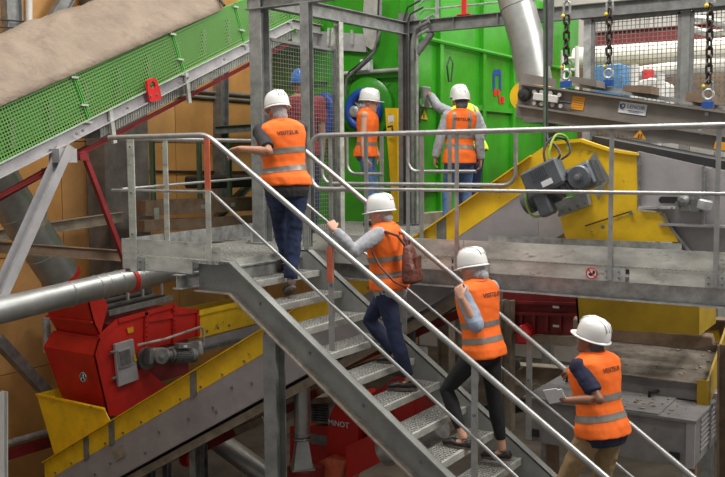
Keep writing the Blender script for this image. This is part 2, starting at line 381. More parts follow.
MB().ring((-2.43,7.2365,-.075),(0,1,0),.044,.005,28,6).bar((-2.463,7.2365,-.042),(-2.397,7.2365,-.108),.003,.009).build('red_ring','sign_red',sg)
MB().ball((-2.435,7.2365,-.085),.014,1.5,.15,1).ball((-2.412,7.2365,-.068),.016,.7,.15,1).build('hand_symbol','print_black',sg)
# ------------------------------------------------------------------ guard rails
def post(mb, x,y,z0,z1,w=.05,t=.012): mb.box(x-w/2,x+w/2,y-.006,y+.006,z0,z1)
def arc(c,a,b,r,n=6):
    """points of a quarter bend about corner point c, from direction a to direction b"""
    c=V(c);a=V(a);b=V(b); o=c+a*r+b*r
    return [o-b*(r*math.cos(t))-a*(r*math.sin(t)) for t in [math.pi/2*i/n for i in range(n+1)]]
RT=.0235
# walkway front rail
gr=thing('guardrail','long zinc tube guardrail along the front edge of the walkway','railing',(-3,7.25,0))
pts=[V((1.0,7.22,1.105))]+[p for p in reversed(arc((-5.25,7.22,1.105),(1,0,0),(0,0,-1),.13))][::-1]
A=arc((-5.25,7.22,1.105),(1,0,0),(0,0,-1),.13); B=arc((-5.25,7.22,.585),(0,0,1),(1,0,0),.13)
if (A[0]-V((-5.12,7.22,1.105))).length>.02: A=A[::-1]
if (B[0]-V((-5.25,7.22,.715))).length>.02: B=B[::-1]
MB().tube([(1.0,7.22,1.105)]+A+B+[(-4.8,7.22,.585)],RT,12).build('top_rail','tube',gr,smooth=True)
MB().tube([(-4.8,7.22,.59),(1.0,7.22,.59)],.016,10).build('mid_rail','tube',gr,smooth=True)
for x in (-5.02,-3.66,-2.275,-1.46,-.2): MB().bar((x,7.225,-.12),(x,7.225,1.10),.036,.012,(0,1,0)).build('post','tube',gr)
# loops behind
def loop_rail(label,x0,x1,y,zt,zb,posts,closed_right=True,rt=.02):
    g=thing('guardrail',label,'railing',((x0+x1)/2,y,0))
    A=arc((x0,y,zb),(0,0,1),(1,0,0),.12)
    if (A[0]-V((x0,y,zb+.12))).length>.02: A=A[::-1]
    p=[V((x0,y,zt))]+A
    if closed_right:
        B=arc((x1,y,zb),(-1,0,0),(0,0,1),.12)
        if (B[0]-V((x1-.12,y,zb))).length>.02: B=B[::-1]
        p+=B+[V((x1,y,zt))]
    else: p+=[V((x1,y,zb))]
    MB().tube(p,rt,10).build('mid_rail','tube',g,smooth=True)
    MB().tube([(x0-.02,y,zt),(x1+.02,y,zt)],rt,10).build('top_rail','tube',g,smooth=True)
    for x in posts: MB().bar((x,y,0),(x,y,zt),.045,.012,(0,1,0)).build('post','tube',g)
    return g
loop_rail('zinc guardrail loop on the rear edge of the walkway beside the yellow conveyor',-5.55,-3.36,7.83,1.125,.62,(-5.0,-4.35))
loop_rail('short zinc guardrail loop behind the person in sleeveless orange vest',-5.98,-5.48,8.95,1.17,.70,(-5.50,),False)
loop_rail('far zinc guardrail in front of the two people at the green wall',-5.15,-4.3,8.95,1.165,.73,(-5.15,-4.62),False)
# landing rail (front and left side)
gl=thing('guardrail','zinc guardrail around the open left side of the upper landing','railing',(-6,6,0))
MB().tube([(-6.62,5.9,1.09),(-5.45,5.9,1.09)],RT,12).build('top_rail','tube',gl,smooth=True)
MB().tube([(-6.5,5.9,1.08),(-6.7,8.4,1.09),(-6.1,8.62,1.09)],.021,12).build('top_rail','tube',gl,smooth=True)
MB().tube([(-6.60,5.9,.60),(-5.37,5.9,.60)],.014,10).build('mid_rail','tube',gl,smooth=True)
MB().tube([(-6.48,5.91,.61),(-6.7,8.4,.68)],.014,10).build('mid_rail','tube',gl,smooth=True)
for x,y,wd in ((-6.29,5.885,.085),(-6.50,6.5,.062)):
    p=MB().bar((x,y-.03 if x>-6.4 else y,-.15),(x,y-.03 if x>-6.4 else y,1.07),wd,.012,(0,1,0)).build('post','galv_pale',gl); bolts([(x,y-.036,z) for z in (.58,1.0,.2)],(0,-1,0),.010,.008,'bolts',p)
p=MB().bar((-5.355,5.852,0),(-5.355,5.852,.62),.055,.012,(0,1,0)).build('post','galv_pale',gl)
MB().bar((-5.355,5.852,.62),(-5.355,5.852,1.06),.058,.014,(0,1,0)).build('painted_upper_post','orange_paint',gl,label='upper half of the post painted orange')
# stair handrails
def handrail(label,y,top,mid,posts,orange=None,foot=None):
    g=thing('stair_handrail',label,'handrail',(top[1][0],y,0))
    MB().tube([(x,y,z) for x,z in top],RT,12).build('top_rail','tube',g,smooth=True)
    MB().tube([(x,y,z) for x,z in mid],.014,10).build('mid_rail','tube',g,smooth=True)
    for x,z0,z1 in posts:
        p=MB().bar((x,y,z0),(x,y,z1),.05,.012,(0,1,0)).build('post','tube',g); bolts([(x,y-.006,z0+(z1-z0)*.6)],(0,-1,0),.012,.01,'bolts',p)
    return g
def zr(x): return 1.045+(x+5.33)*-.6715
h=handrail('near side zinc stair handrail running down in front of the climbers',5.9,[(-5.55,1.09),(-5.42,1.085),(-5.36,1.063),(-5.31,1.032),(-1.0,zr(-1.0))],[(-5.42,.60),(-5.36,.595),(-5.30,.555),(-1.2,-2.32)],[(-4.105,-.66,zr(-4.105)),(-2.84,-1.56,zr(-2.84)),(-1.5,-2.45,zr(-1.5))])
MB().bar((-4.105,5.885,-.10),(-4.105,5.885,.18),.052,.014,(0,1,0)).build('orange_post_band','orange_paint',h,label='orange painted stretch of the post')
zf=lambda x:.94+(x+5.17)*-.6944
handrail('far side zinc stair handrail gripped by the person with the paper',7.05,[(-5.30,1.02),(-5.17,.94),(-.9,zf(-.9))],[(-5.3,.52),(-1.1,.52-.664*4.2)],[(-5.19,-.03,.95),(-4.1,-.70,zf(-4.1)),(-2.89,-1.50,zf(-2.89)),(-1.6,-2.45,zf(-1.6))])
# ------------------------------------------------------------------ steel frame above
hcolumn('steel_column','broad galvanized steel column beside the first climber',-6.03,7.42,0,3.6,.15,'steel_mid','column',True)
hcolumn('steel_column','dark steel column wrapped with cable conduits before the green machine',-6.0,10.4,0,2.75,.16,'galv_dark','column')
o=thing('steel_post','slim galvanized post at the corner of the cage where the walkway starts','post',(-5.36,7.33,0))
MB().ibeam((-5.365,7.33,-.06),(-5.365,7.33,2.40),.08,.10,.008,(0,1,0),kind='C').build('shaft','steel_mid',o); bolts([(-5.36,7.27,z) for z in (.02,-.03)],(0,-1,0),.014,.012,'bolts',o)
o=thing('steel_post','thin galvanized post at the far corner of the mesh cage','post',(-5.95,8.75,0))
MB().ibeam((-5.95,8.75,0),(-5.95,8.75,2.44),.08,.08,.008,(1,0,0),kind='C').build('shaft','galv_pale',o); MB().box(-6.01,-5.89,8.69,8.81,0,.012).build('base_plate','galv',o)
def beam(label,p0,p1,h=.16,w=.09,m='galv_dark'):
    o=thing('steel_beam',label,'beam',p0); MB().ibeam(p0,p1,h,w,.010).build('section',m,o)
    return o
beam('galvanized beam running back from the broad column to the conduit column',(-5.98,7.45,2.51),(-5.98,10.35,2.55),.16,.10,'steel_mid')
beam('galvanized cross beam over the cage at the top of the picture',(-6.15,7.38,2.475),(-3.6,7.38,2.475),.13,.10,'steel_mid')
b2=beam('dark steel beam carrying the mezzanine edge above the mesh fence',(-6.0,10.4,2.57),(1.0,10.4,2.54),.16,.10,'galv_dark')
MB().bar((-5.95,10.4,2.12),(-5.62,10.4,2.48),.07,.07).build('knee_brace','galv_dark',b2)
for x in (-5.65,-5.3,-4.7,-4.1): MB().box(x-.005,x+.005,10.355,10.395,2.49,2.64).build('stiffener','galv_dark',b2)
# mezzanine rail on that beam, cable bundle
mz=thing('guardrail','mezzanine guardrail with one red post standing on the dark beam','railing',(-5,10.4,2.65))
for x,m_ in ((-5.55,'galv'),(-4.3,'galv'),(-3.3,'galv')): MB().bar((x,10.4,2.65),(x,10.4,3.7),.05,.012,(0,1,0)).build('post',m_,mz)
q=MB().bar((-5.16,10.38,2.65),(-5.16,10.38,3.7),.06,.03,(0,1,0)).box(-5.25,-5.07,10.34,10.42,2.652,2.665).build('red_post','sign_red',mz,label='red post with a flat foot')
for z in (2.78,2.9,3.0): MB().tube([(-5.9,10.42,z-.3),(-5.87,10.42,z-.1),(-5.75,10.42,z),(-2.0,10.42,z-.02)],.012,8).build('cable_pipe','galv',mz,smooth=True)
for i,(dx,dy,r,m_) in enumerate(((.10,-.04,.022,'galv'),(.13,-.08,.026,'galv_dark'),(.165,-.02,.02,'galv'),(.06,-.11,.012,'charcoal'),(.02,-.11,.012,'charcoal'))):
    x=-6.0+dx; y=10.4+dy
    tag(MB().tube([(x,y,.02),(x,y,2.3+i*.09),(x+.06,y,2.45+i*.09),(x+.25,y,2.52+i*.09)],r,10).build('cable_conduit',m_,smooth=True),['grey steel conduit up the dark column, first from its left','thickest steel conduit up the dark column','outermost pale conduit along the right of the dark column','black cable clipped to the front of the dark column','black cable clipped to the front left of the dark column'][i],'conduit','conduits on the dark column')
# safety mesh cage
def mesh_panel(label,a,b,z0,z1,pitch,m='galv',r=.0022,fr=.03,midbar=None,name='mesh_fence'):
    a=V((a[0],a[1],0));b=V((b[0],b[1],0)); d=(b-a); L=d.length; d.normalize(); nrm=d.cross(ZU)
    o=thing(name,label,'fence',(a.x,a.y,z0))
    for (p,q) in ((a+ZU*z0,b+ZU*z0),(a+ZU*z1,b+ZU*z1),(a+ZU*z0,a+ZU*z1),(b+ZU*z0,b+ZU*z1)): MB().bar(p,q,fr,fr,nrm).build('frame_bar',m,o)
    mb=MB(); n=int(L/pitch)
    for i in range(1,n): p=a+d*(L*i/n); mb.bar(p+ZU*z0,p+ZU*z1,2*r,2*r,nrm)
    k=int((z1-z0)/pitch)
    for i in range(1,k): z=z0+(z1-z0)*i/k; mb.bar(a+ZU*z+nrm*r*2,b+ZU*z+nrm*r*2,2*r,2*r,nrm)
    mb.build('wire_mesh',m,o,stuff=True); return o
mesh_panel('galvanized wire mesh panel screening the person in the blue helmet',(-5.98,7.52),(-5.98,8.70),.06,2.12,.045,'galv_dark')
# ------------------------------------------------------------------ green inclined conveyor
CXN=-7.6
gc=thing('green_conveyor','inclined conveyor with green perforated guards under a beige tarpaulin','conveyor',(-7.6,8,1.5))
Yb=lambda y: .86+(y-5.42)*.4145      # bottom of the guards
inc=V((0,1,.4145)).normalized(); nrm=V((0,-.4145,1)).normalized()
seams=[3.45,5.02,6.51,7.94,9.05,10.0]
for a,b in zip(seams,seams[1:]):
    h=.50
    p=[V((CXN,a+.012,Yb(a+.012))),V((CXN,b-.012,Yb(b-.012)))]; 
    p+=[p[1]+nrm*h,p[0]+nrm*h]
    g=MB().prism(p,(-.006,0,0)).build('guard_panel','guard',gc)
    f=MB()
    for i in range(4): f.bar(p[i],p[(i+1)%4],.012,.02,(1,0,0))
    f.build('panel_edge','green_mesh_frame',g)
    for q in (p[1]+nrm*-.02+inc*-.02, p[1]-nrm*-.16,p[1]+nrm*.46):
        MB().bar(q+V((.012,-.04,0)),q+V((.012,.05,0)),.02,.035,(1,0,0)).build('clamp','galv_pale',g)
# level stretch near the head
y0=10.0; z0=Yb(10.0)
for a,b in ((10.02,10.74),):
    p=[V((CXN,a,z0)),V((CXN,b,z0)),V((CXN,b,z0+.55)),V((CXN,a,z0+.55))]
    MB().prism(p,(-.006,0,0)).build('guard_panel','guard',gc)
# inner white skirt plate seen through the holes
MB().prism([(CXN-.16,3.4,Yb(3.4)+.02),(CXN-.16,10,Yb(10)+.02),(CXN-.16,10,Yb(10)+.50),(CXN-.16,3.4,Yb(3.4)+.50)],(-.01,0,0)).build('skirt_plate','green_mesh_frame',gc)
rolls=MB()
for i in range(14): y=3.8+i*.46; rolls.box(CXN-.13,CXN-.08,y-.03,y+.03,Yb(y)+.05,Yb(y)+.36)
rolls.build('roller_brackets','grey_paint',gc,stuff=True)
# side frames
for x in (CXN+.01,CXN-1.35):
    a=V((x,3.4,Yb(3.4)-.065)); b=V((x,10.05,Yb(10.05)-.065))
    MB().ibeam(a,b,.13,.06,.008,kind='C',side=-1).build('side_frame','grey_paint',gc)
    MB().ibeam(b,(x,10.74,b.z),.13,.06,.008,kind='C',side=-1).build('side_frame','grey_paint',gc)
bolts([V((CXN+.045,y,Yb(y)-.07)) for y in (5.2,5.35,6.3,6.38,7.0,7.8,7.95,8.6,9.0,9.4)],(1,0,0),.016,.012,'bolts',gc)
low=lambda y: Yb(y)-.30
MB().prism([(CXN-.05,6.70,low(6.70)+.03),(CXN-.05,10.1,low(10.1)+.03),(CXN-.05,10.1,low(10.1)+.17),(CXN-.05,6.70,low(6.70)+.17)],(-1.2,0,0)).build('return_pan','galv',gc)
rib=MB()
for i in range(95): y=6.75+i*.035; rib.bar((CXN-.045,y,low(y)+.035),(CXN-.045,y-.0,low(y)+.165),.012,.012,(1,0,0))
rib.build('pan_ribs','galv_pale',gc,stuff=True)
MB().box(CXN-1.25,CXN-.04,10.1,10.7,z0-.28,z0-.14).build('return_pan','galv',gc)
for y in (6.78,7.95,9.3,10.4): 
    zz=Yb(min(y,10.0))
    MB().bar((CXN+.02,y,zz-.0),(CXN+.02,y+.05,zz-.36),.05,.03,(1,0,0)).build('bracket','galv_pale',gc)
MB().ibeam((CXN-.05,3.4,low(3.4)-.02),(CXN-.05,10.1,low(10.1)-.02),.035,.05,.006).build('lower_chord','dark_red',gc)
MB().prism([(CXN-.3,3.4,low(3.4)+.06),(CXN-.3,6.7,low(6.7)+.06),(CXN-.3,6.7,low(6.7)+.2),(CXN-.3,3.4,low(3.4)+.2)],(-.8,0,0)).build('return_belt','black',gc)
# belt
MB().prism([(CXN-.2,3.4,Yb(3.4)+.25),(CXN-.2,10,Yb(10)+.25),(CXN-.2,10,Yb(10)+.28),(CXN-.2,3.4,Yb(3.4)+.28)],(-1.0,0,0)).build('belt','black',gc)
# tarpaulin
grid=[]
for i in range(90):
    y=3.3+i*(8.62-3.3)/89; row=[]
    for j in range(26):
        t=j/25; ang=math.pi*t
        x=CXN+.03-1.5*t; hz=math.sin(ang)**.95*.52
        base=Yb(y)+.545
        n=noise.noise(V((y*1.1,x*1.6+3,1.7)))*.075-abs(noise.noise(V((y*1.7+x*2.4,x*1.2,4.2))))*.14-abs(noise.noise(V((y*1.3-x*3.0,2.2,6))))*.09+.08
        if j==0: n*=.2
        row.append((x,y,base+hz+n*(math.sin(ang)*.9+.1)-(.0 if 0<j<25 else .012)))
    grid.append(row)
tp=MB().sheet(grid).build('tarpaulin','tarp',gc,smooth='all')
md=tp.modifiers.new('thick','SOLIDIFY'); md.thickness=.008
MB().obox(V((-8.000,6.472,2.136)),V((0,1,0)),V((.7,0,-.7)),V((.7,0,.7)),.085,.05,.012).build('yellow_tag','label_yellow',gc,label='small yellow tag on the tarpaulin')
# end strap of the tarpaulin
MB().tube([(CXN+.05-1.5*t/math.pi,8.62,Yb(8.62)+.575+math.sin(t)**.95*.52) for t in [math.pi*i/20 for i in range(21)]],.02,8).build('edge_strap','charcoal',gc,smooth=True)
# red lifting plate with an eye
lp=thing('lifting_plate','red steel lifting plate with a round eye on the conveyor frame','plate',V((-7.560,7.382,1.665)))
def plate_eye(c,e1,e2,n,w,h,r,t,mb):
    out=[]; 
    N_=24
    for k in range(N_):
        a=2*math.pi*k/N_; out.append((math.cos(a),math.sin(a)))
    inner=[V(c)+e2*(h*.22)+(e1*x+e2*y)*r for x,y in out]
    outer=[]
    for x,y in out:
        px=w/2*max(-1,min(1,x*1.5)); py=(h/2 if y>0 else -h/2)*min(1,abs(y)*1.3)
        if y>0: px*=(.62+.38*(1-y)); 
        outer.append(V(c)+e1*px+e2*py)
    g=[]
    for off in (0,t):
        g.append([[mb.b.verts.new(p+n*off) for p in inner],[mb.b.verts.new(p+n*off) for p in outer]])
    for k in range(N_):
        q=(k+1)%N_
        for a in (0,1): mb.b.faces.new((g[a][0][k],g[a][0][q],g[a][1][q],g[a][1][k]))
        for a in (0,1): mb.b.faces.new((g[0][a][k],g[0][a][q],g[1][a][q],g[1][a][k]))
    return mb
_u=(V((0,-.25,1))).normalized(); _e=V((0,1,.25)).normalized()
plate_eye(lp.location+V((.0,0,0)),_e,_u,V((1,0,0)),.19,.25,.042,.03,MB()).build('plate','sign_red',lp)
bolts([lp.location+V((.03,0,-.06))+_e*d for d in (-.05,.05)],(1,0,0),.013,.012,'bolts',lp)
# legs
leg=thing('channel_strut','pale grey channel leg slanting down from the green conveyor','leg',V((-7.500,6.093,0.987)))
MB().ibeam(V((-7.500,6.119,1.027)),V((-7.500,5.279,-0.391)),.16,.09,.008,(1,0,0),kind='C',side=-1).build('shaft','grey_paint',leg)
MB().box(-7.62,-7.46,6.0,6.22,.86,1.0).build('gusset','grey_paint',leg)
MB().ibeam(V((-7.500,5.279,-0.391)),(-7.5,3.2,-3.9),.16,.09,.008,(1,0,0),kind='C',side=-1).build('lower_shaft','grey_paint',leg)
rb=thing('red_brace','dark red angle brace from the conveyor down to the horizontal duct','brace',V((-7.500,6.332,0.967)))
MB().lathe(V(V((-7.300,6.733,-0.395)))-V((0,.02,0)),(0,1,.07),[(.14,0),(.14,.045)],24).build('pipe_collar','red',rb,smooth=True)
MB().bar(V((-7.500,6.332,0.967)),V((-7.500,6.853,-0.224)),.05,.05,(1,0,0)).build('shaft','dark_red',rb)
MB().tube([V((-7.500,6.853,-0.224)),V((-7.500,6.872,-0.479))],.03,8).build('hanger','dark_red',rb)
MB().box(-7.53,-7.47,6.27,6.38,.88,.95).build('joint_plate','dark_red',rb)
tag(MB().bar(V((-7.900,5.562,0.498)),V((-7.900,6.739,1.016)),.06,.06,(1,0,0)).build('red_brace','dark_red'),'dark red bar crossing the slanted duct below the green conveyor','brace')
# ------------------------------------------------------------------ ducts at left
def duct(name,label,pts,r,m='duct',seam=(),bands=(),n=24):
    o=thing(name,label,'duct',pts[0]); MB().tube(pts,r,n).build('pipe_shell',m,o,smooth=True)
    P=[V(p) for p in pts]; 
    tot=[0]
    for a,b in zip(P,P[1:]): tot.append(tot[-1]+(b-a).length)
    def at(t):
        s_=t*tot[-1]
        for i in range(len(P)-1):
            if s_<=tot[i+1]+1e-6: d=(P[i+1]-P[i]).normalized(); return P[i]+d*(s_-tot[i]),d
    for t in seam: c,d=at(t); MB().ring(c,d,r,.008,n,6).build('seam_ring',m,o,smooth=True)
    for t,mm,w_ in bands: c,d=at(t); MB().lathe(c-d*w_/2,d,[(r+.012,0),(r+.012,w_)],n).build('collar',mm,o,smooth=True)
    return o
duct('ventilation_duct','horizontal galvanized duct passing in front of the red machine',[V((-7.300,4.737,-0.519)),V((-7.300,5.143,-0.493)),V((-7.300,7.407,-0.348)),(-7.3,9.0,-.27)],.125,'duct',(.28,.36,.39,.43,.47,.5))
duct('ventilation_duct','steep galvanized duct dropping into the red machine at left',[V((-9.750,6.571,1.275)),V((-9.750,6.996,0.528)),V((-9.750,7.815,-0.656))],.255,'duct',(.25,.52,.8),((.99,'red',.06),(.62,'beige',.05)))
tag(MB().ibeam(V((-8.200,5.762,0.001)),V((-7.600,6.962,-0.174)),.12,.07,.01).build('brown_beam','brown'),'dusty brown beam crossing level with the landing at left','beam')
tag(MB().ibeam(V((-10.600,8.187,-0.064)),V((-10.600,9.653,0.020)),.16,.08,.012).build('pale_beam','beige'),'pale beige beam along the ochre wall behind the slanted duct','beam')
tag(MB().ibeam((-10.6,5.2,-.35),V((-10.600,8.089,-0.044)),.16,.08,.012).build('pale_beam','beige'),'pale beige beam left of the slanted duct','beam')
tag(MB().bar(V((-10.600,7.389,-1.469)),V((-10.600,8.149,-2.374)),.14,.16,(1,0,0)).build('dark_brace','galv_dark'),'dark diagonal beam below the ducts against the ochre wall','brace')
tag(MB().tube([V((-10.800,7.441,-3.008)),V((-10.800,8.311,-3.026))],.05,10).build('floor_pipe','galv',smooth=True),'pale pipe low on the ochre wall at far left','pipe')
tag(MB().bar(V((-10.800,7.433,-3.161)),V((-10.800,8.374,-3.177)),.1,.14).build('floor_rail','dark_red'),'dark red bar under the pale wall pipe at far left','bar')
tag(MB().ibeam(V((-7.800,5.380,-3.089)),V((-7.800,5.462,-1.397)),.10,.1,.01,(0,1,0)).build('white_post','white_paint'),'white upright post at the lower left edge','post')
tag(MB().tube([V((-10.900,8.429,-1.384)),V((-10.900,8.424,-1.883))],.055,10).build('wall_pipe','galv',smooth=True),'short grey pipe upright on the wall left of the red machine','pipe')
tag(MB().tube([V((-10.900,8.493,0.781)),V((-10.900,8.446,-0.251))],.04,10).build('wall_pipe','galv_dark',smooth=True),'thin grey upright pipe above the pale beam','pipe')
# dark roof steel above the tarpaulin
tag(MB().ibeam(V((-11.000,8.582,2.535)),V((-11.000,9.304,3.590)),.2,.12,.014).build('roof_brace','galv_dark'),'dark diagonal brace on the ochre wall above the tarpaulin','brace')
tag(MB().ibeam(V((-11.000,8.139,2.285)),V((-11.000,8.133,3.511)),.25,.14,.014,(0,1,0)).build('wall_stanchion','galv_dark'),'dark stanchion on the ochre wall above the tarpaulin','column')
tag(MB().tube([V((-11.220,8.567,2.621)),V((-11.220,8.606,3.475))],.05,10).build('wall_pipe','white_paint',smooth=True),'white upright pipe above the tarpaulin','pipe')
ct=thing('cable_tray','dark wire cable tray on the ochre wall above the tarpaulin','tray',V((-10.900,7.868,2.764)))
for dy in (0,7,14): MB().tube([V((-10.900,7.716,2.785))+V((0,0,-dy*.014)),V((-10.900,8.620,2.841))+V((0,0,-dy*.014))],.012,6).build('wire','charcoal',ct)
for i in range(8): MB().tube([V((-10.9,6.4+i*.12,2.72)),V((-10.9,6.4+i*.12,2.5))],.008,6).build('cross_wire','charcoal',ct)
# wall steelwork behind the landing
for i,(x,m_,lab) in enumerate(((152,'post_green','grey green upright behind the landing, beside the concrete pillar'),(199,'post_green','dark upright behind the orange post'),(229,'post_green','grey green upright beside the broad column'))):
    o=thing('far_post',lab,'post',(-9.6,0,0)); o.location=V(((-9.6,9.35+[0,.85,1.5][i]*1.0,-.1)))
    yy=[V((-9.600,9.342,1.027)),V((-9.600,10.315,1.031)),V((-9.600,11.002,1.034))][i][1]
    o.location.y=yy
    MB().ibeam((-9.6,yy,.05 if i==0 else .2),(-9.6,yy,1.15),.07,.05,.01,(0,1,0)).build('shaft',m_,o); MB().box(-9.66,-9.54,yy-.05,yy+.05,.0 if i==0 else .14,.2).build('foot_plate','galv',o)
tag(MB().bar(V((-9.700,9.137,0.203)),V((-9.700,11.926,0.151)),.3,.22).build('brown_beam','brown'),'broad dusty brown beam behind the landing guardrail','beam')
tag(MB().bar(V((-9.500,8.939,-0.035)),V((-9.500,11.673,-0.115)),.25,.16).build('brown_beam','brown'),'lower brown beam behind the landing toe plate','beam')
tag(MB().bar(V((-11.250,10.665,0.706)),V((-11.250,13.665,0.643)),.03,.03).build('wall_cable','charcoal'),'dark cable run along the ochre wall behind the landing','cable')
tag(MB().ibeam(V((-11.170,12.632,2.685)),V((-11.170,12.550,0.058)),.2,.2,.015,(0,1,0)).build('wall_stanchion','galv_dark'),'dark stanchion on the ochre wall left of the broad column','column')
tag(MB().ibeam(V((-11.000,12.242,1.411)),V((-11.000,13.564,1.498)),.14,.1,.012).build('wall_beam','galv_dark'),'dark horizontal beam on the ochre wall behind the first climber','beam')
tag(MB().box(-10.5,-9.9,10.9,12.2,.42,.62).build('dark_trough','charcoal',bevel=.03),'dark trough on the wall behind the landing','trough')
for i,(za,zb) in enumerate(((.95,.95),(1.6,1.6))): tag(MB().tube([(-11.23,11.0,2.0+i*.1),(-11.23,14.5,2.0+i*.1)],.03,8).build('wall_pipe','galv_dark',smooth=True),['lower','upper'][i]+' thin dark pipe along the wall under the green conveyor','pipe')
tag(MB().ibeam(V((-10.400,11.275,-0.285)),V((-10.400,12.802,0.657)),.12,.1,.012).build('grey_brace','galv_dark'),'grey diagonal brace behind the landing guardrail','brace')
# ------------------------------------------------------------------ long inclined conveyor (yellow edge)
LY=7.87
lc=thing('inclined_conveyor','long inclined conveyor with yellow upper edge and grey side plates','conveyor',(-7,8.3,-1.3))
zt=lambda x: -3.25+(x+10.33)*.571 if x<-4.27 else .21+(x+4.27)*.655
def strip(y,x0,x1,d0,d1,n=1):
    out=[]; xs=[x0,x1] if not (x0<-4.27<x1) else [x0,-4.27,x1]
    return [(x,y,zt(x)+d0) for x in xs]+[(x,y,zt(x)+d1) for x in reversed(xs)]
MB().prism(strip(LY,-10.33,-3.22,0,-.29),(0,.01,0)).build('yellow_side','yellow',lc)
MB().prism(strip(LY-.045,-10.33,-3.22,.0,-.014),(0,.06,0)).build('top_flange','yellow',lc)
MB().prism(strip(LY+.003,-10.2,-3.15,-.29,-.78),(0,.012,0)).build('grey_side','machine_grey',lc)
MB().prism(strip(LY-.06,-10.1,-4.0,-.78,-.80),(0,.08,0)).build('lower_flange','machine_grey',lc)
MB().prism(strip(LY+.01,-10.1,-4.0,-.84,-.95),(0,.05,0)).build('return_rail','beige',lc)
MB().prism(strip(LY+.85,-10.33,-3.22,0,-.78),(0,.012,0)).build('far_side','machine_grey',lc)
MB().prism(strip(LY+.02,-10.2,-3.9,-.30,-.33),(0,.82,0)).build('belt','black',lc)
MB().prism(strip(LY+.1,-10.0,-4.0,-.86,-.88),(0,.7,0)).build('return_belt','black',lc)
for x in (-9.45,-8.95,-7.5,-6.35,-4.15):
    MB().prism([(x-.05,LY-.012,zt(x-.05)-.02),(x+.05,LY-.012,zt(x+.05)-.02),(x+.05,LY-.012,zt(x+.05)-.32),(x-.05,LY-.012,zt(x-.05)-.32)],(0,.012,0)).build('joint_strap','galv_dark',lc)
bolts([(x,LY-.002,zt(x)-.25) for x in [-10.1+.34*i for i in range(17)]],(0,-1,0),.016,.012,'bolts',lc)
bolts([(x,LY,zt(x)-.25-d) for x,d in ((-9.3,.33),(-9.0,.3),(-8.35,.42),(-8.1,.25),(-7.6,.3),(-7.2,.33),(-7.15,.4),(-6.9,.22),(-6.6,.3))],(0,-1,0),.02,.012,'bolts',lc)
MB().obox(V((-8.820,7.860,-2.869)),V((.866,0,.5)),V((0,1,0)),V((-.5,0,.866)),.22,.006,.14).build('faded_sticker','beige',lc,label='faded beige sticker on the grey side')
# tail hopper
MB().prism([V((-10.470,7.900,-2.329)),V((-9.121,7.900,-2.345)),V((-9.015,7.900,-2.488)),V((-10.045,7.900,-3.358))],(0,.012,0)).build('tail_plate','yellow',lc)
MB().bar(V((-10.470,7.900,-2.329)),V((-9.121,7.900,-2.345)),.05,.02).build('tail_rim','yellow',lc)
MB().prism([V((-10.470,7.900,-2.329)),V((-10.045,7.900,-3.358)),V(V((-10.045,7.900,-3.358)))+V((0,.55,0)),V(V((-10.470,7.900,-2.329)))+V((0,.55,0))],(-.012,0,0)).build('tail_end','yellow',lc)
for x in (-9.2,-7.6,-6.3): MB().ibeam((x,LY+.1,FZ),(x,LY+.1,zt(x)-.9),.1,.1,.01,(0,1,0)).build('support_leg','galv_dark',lc)
# head box
hp=[V((-3.079,7.860,0.988)),V((-2.761,7.860,1.018)),V((-2.481,7.860,0.927)),V((-2.246,7.860,0.890)),V((-2.245,7.860,0.408)),V((-2.017,7.860,0.397)),V((-1.887,7.860,0.155)),V((-2.879,7.860,0.130)),V((-2.938,7.860,0.328)),V((-2.645,7.860,0.532)),V((-3.230,7.860,0.670)),V((-3.252,7.860,0.872))]
MB().prism(hp,(0,.02,0)).build('head_plate','yellow',lc)
MB().prism([V((-3.077,7.830,1.015)),V((-2.751,7.830,1.040)),V((-2.472,7.830,0.944)),V((-2.238,7.830,0.907)),V((-2.237,7.830,0.886)),V((-2.471,7.830,0.918)),V((-2.751,7.830,1.009)),V((-3.067,7.830,0.983))],(0,.06,0)).build('head_flange','yellow',lc)
MB().bar(V((-2.701,7.850,0.264)),V((-2.286,7.850,0.408)),.004,.012,).build('plate_seam','charcoal',lc)
bolts([V((-2.538,7.850,0.261)),V((-2.294,7.850,0.390)),V((-2.935,7.850,0.356))],(0,-1,0),.018,.015,'bolts',lc)
# grey discharge box at right of the head
gb=thing('discharge_housing','grey steel discharge housing right of the yellow conveyor head','housing',(-1.9,8.2,.4))
MB().prism([V((-2.252,7.880,0.924)),V((-1.713,7.880,0.794)),V((-1.705,7.880,0.462)),V((-2.226,7.880,0.451))],(0,.02,0)).build('upper_plate','machine_grey',gb)
MB().prism([V((-1.709,7.900,0.786)),V((-1.051,7.900,0.634)),V((-1.040,7.900,0.268)),V((-1.696,7.900,0.269))],(0,.02,0)).build('right_plate','machine_grey',gb)
MB().prism([V((-2.231,7.900,0.424)),V((-1.701,7.900,0.436)),V((-1.696,7.900,0.269)),V((-1.949,7.900,0.277)),V((-2.044,7.900,0.403))],(0,.02,0)).build('middle_plate','machine_grey',gb)
MB().prism([V((-2.032,7.930,0.290)),V((-1.043,7.930,0.250)),V((-1.025,7.930,-0.363)),V((-1.721,7.930,-0.336))],(0,.02,0)).build('lower_plate','machine_grey',gb)
MB().bar(V((-2.220,7.860,0.448)),V((-1.951,7.860,0.441)),.08,.012).build('ledge','galv',gb)
MB().bar(V((-2.053,7.880,0.301)),V((-1.038,7.880,0.294)),.1,.02).build('ledge','machine_grey',gb)
for a,b in ((V((-2.245,7.870,0.916)),V((-2.227,7.870,0.443))),(V((-1.707,7.870,0.794)),V((-1.694,7.870,0.280)))): MB().bar(a,b,.02,.04,(0,1,0)).build('flange','galv_dark',gb)
MB().bar(V((-2.044,7.870,0.396)),V((-1.798,7.870,0.074)),.02,.05,(0,1,0)).build('flange','galv_dark',gb)
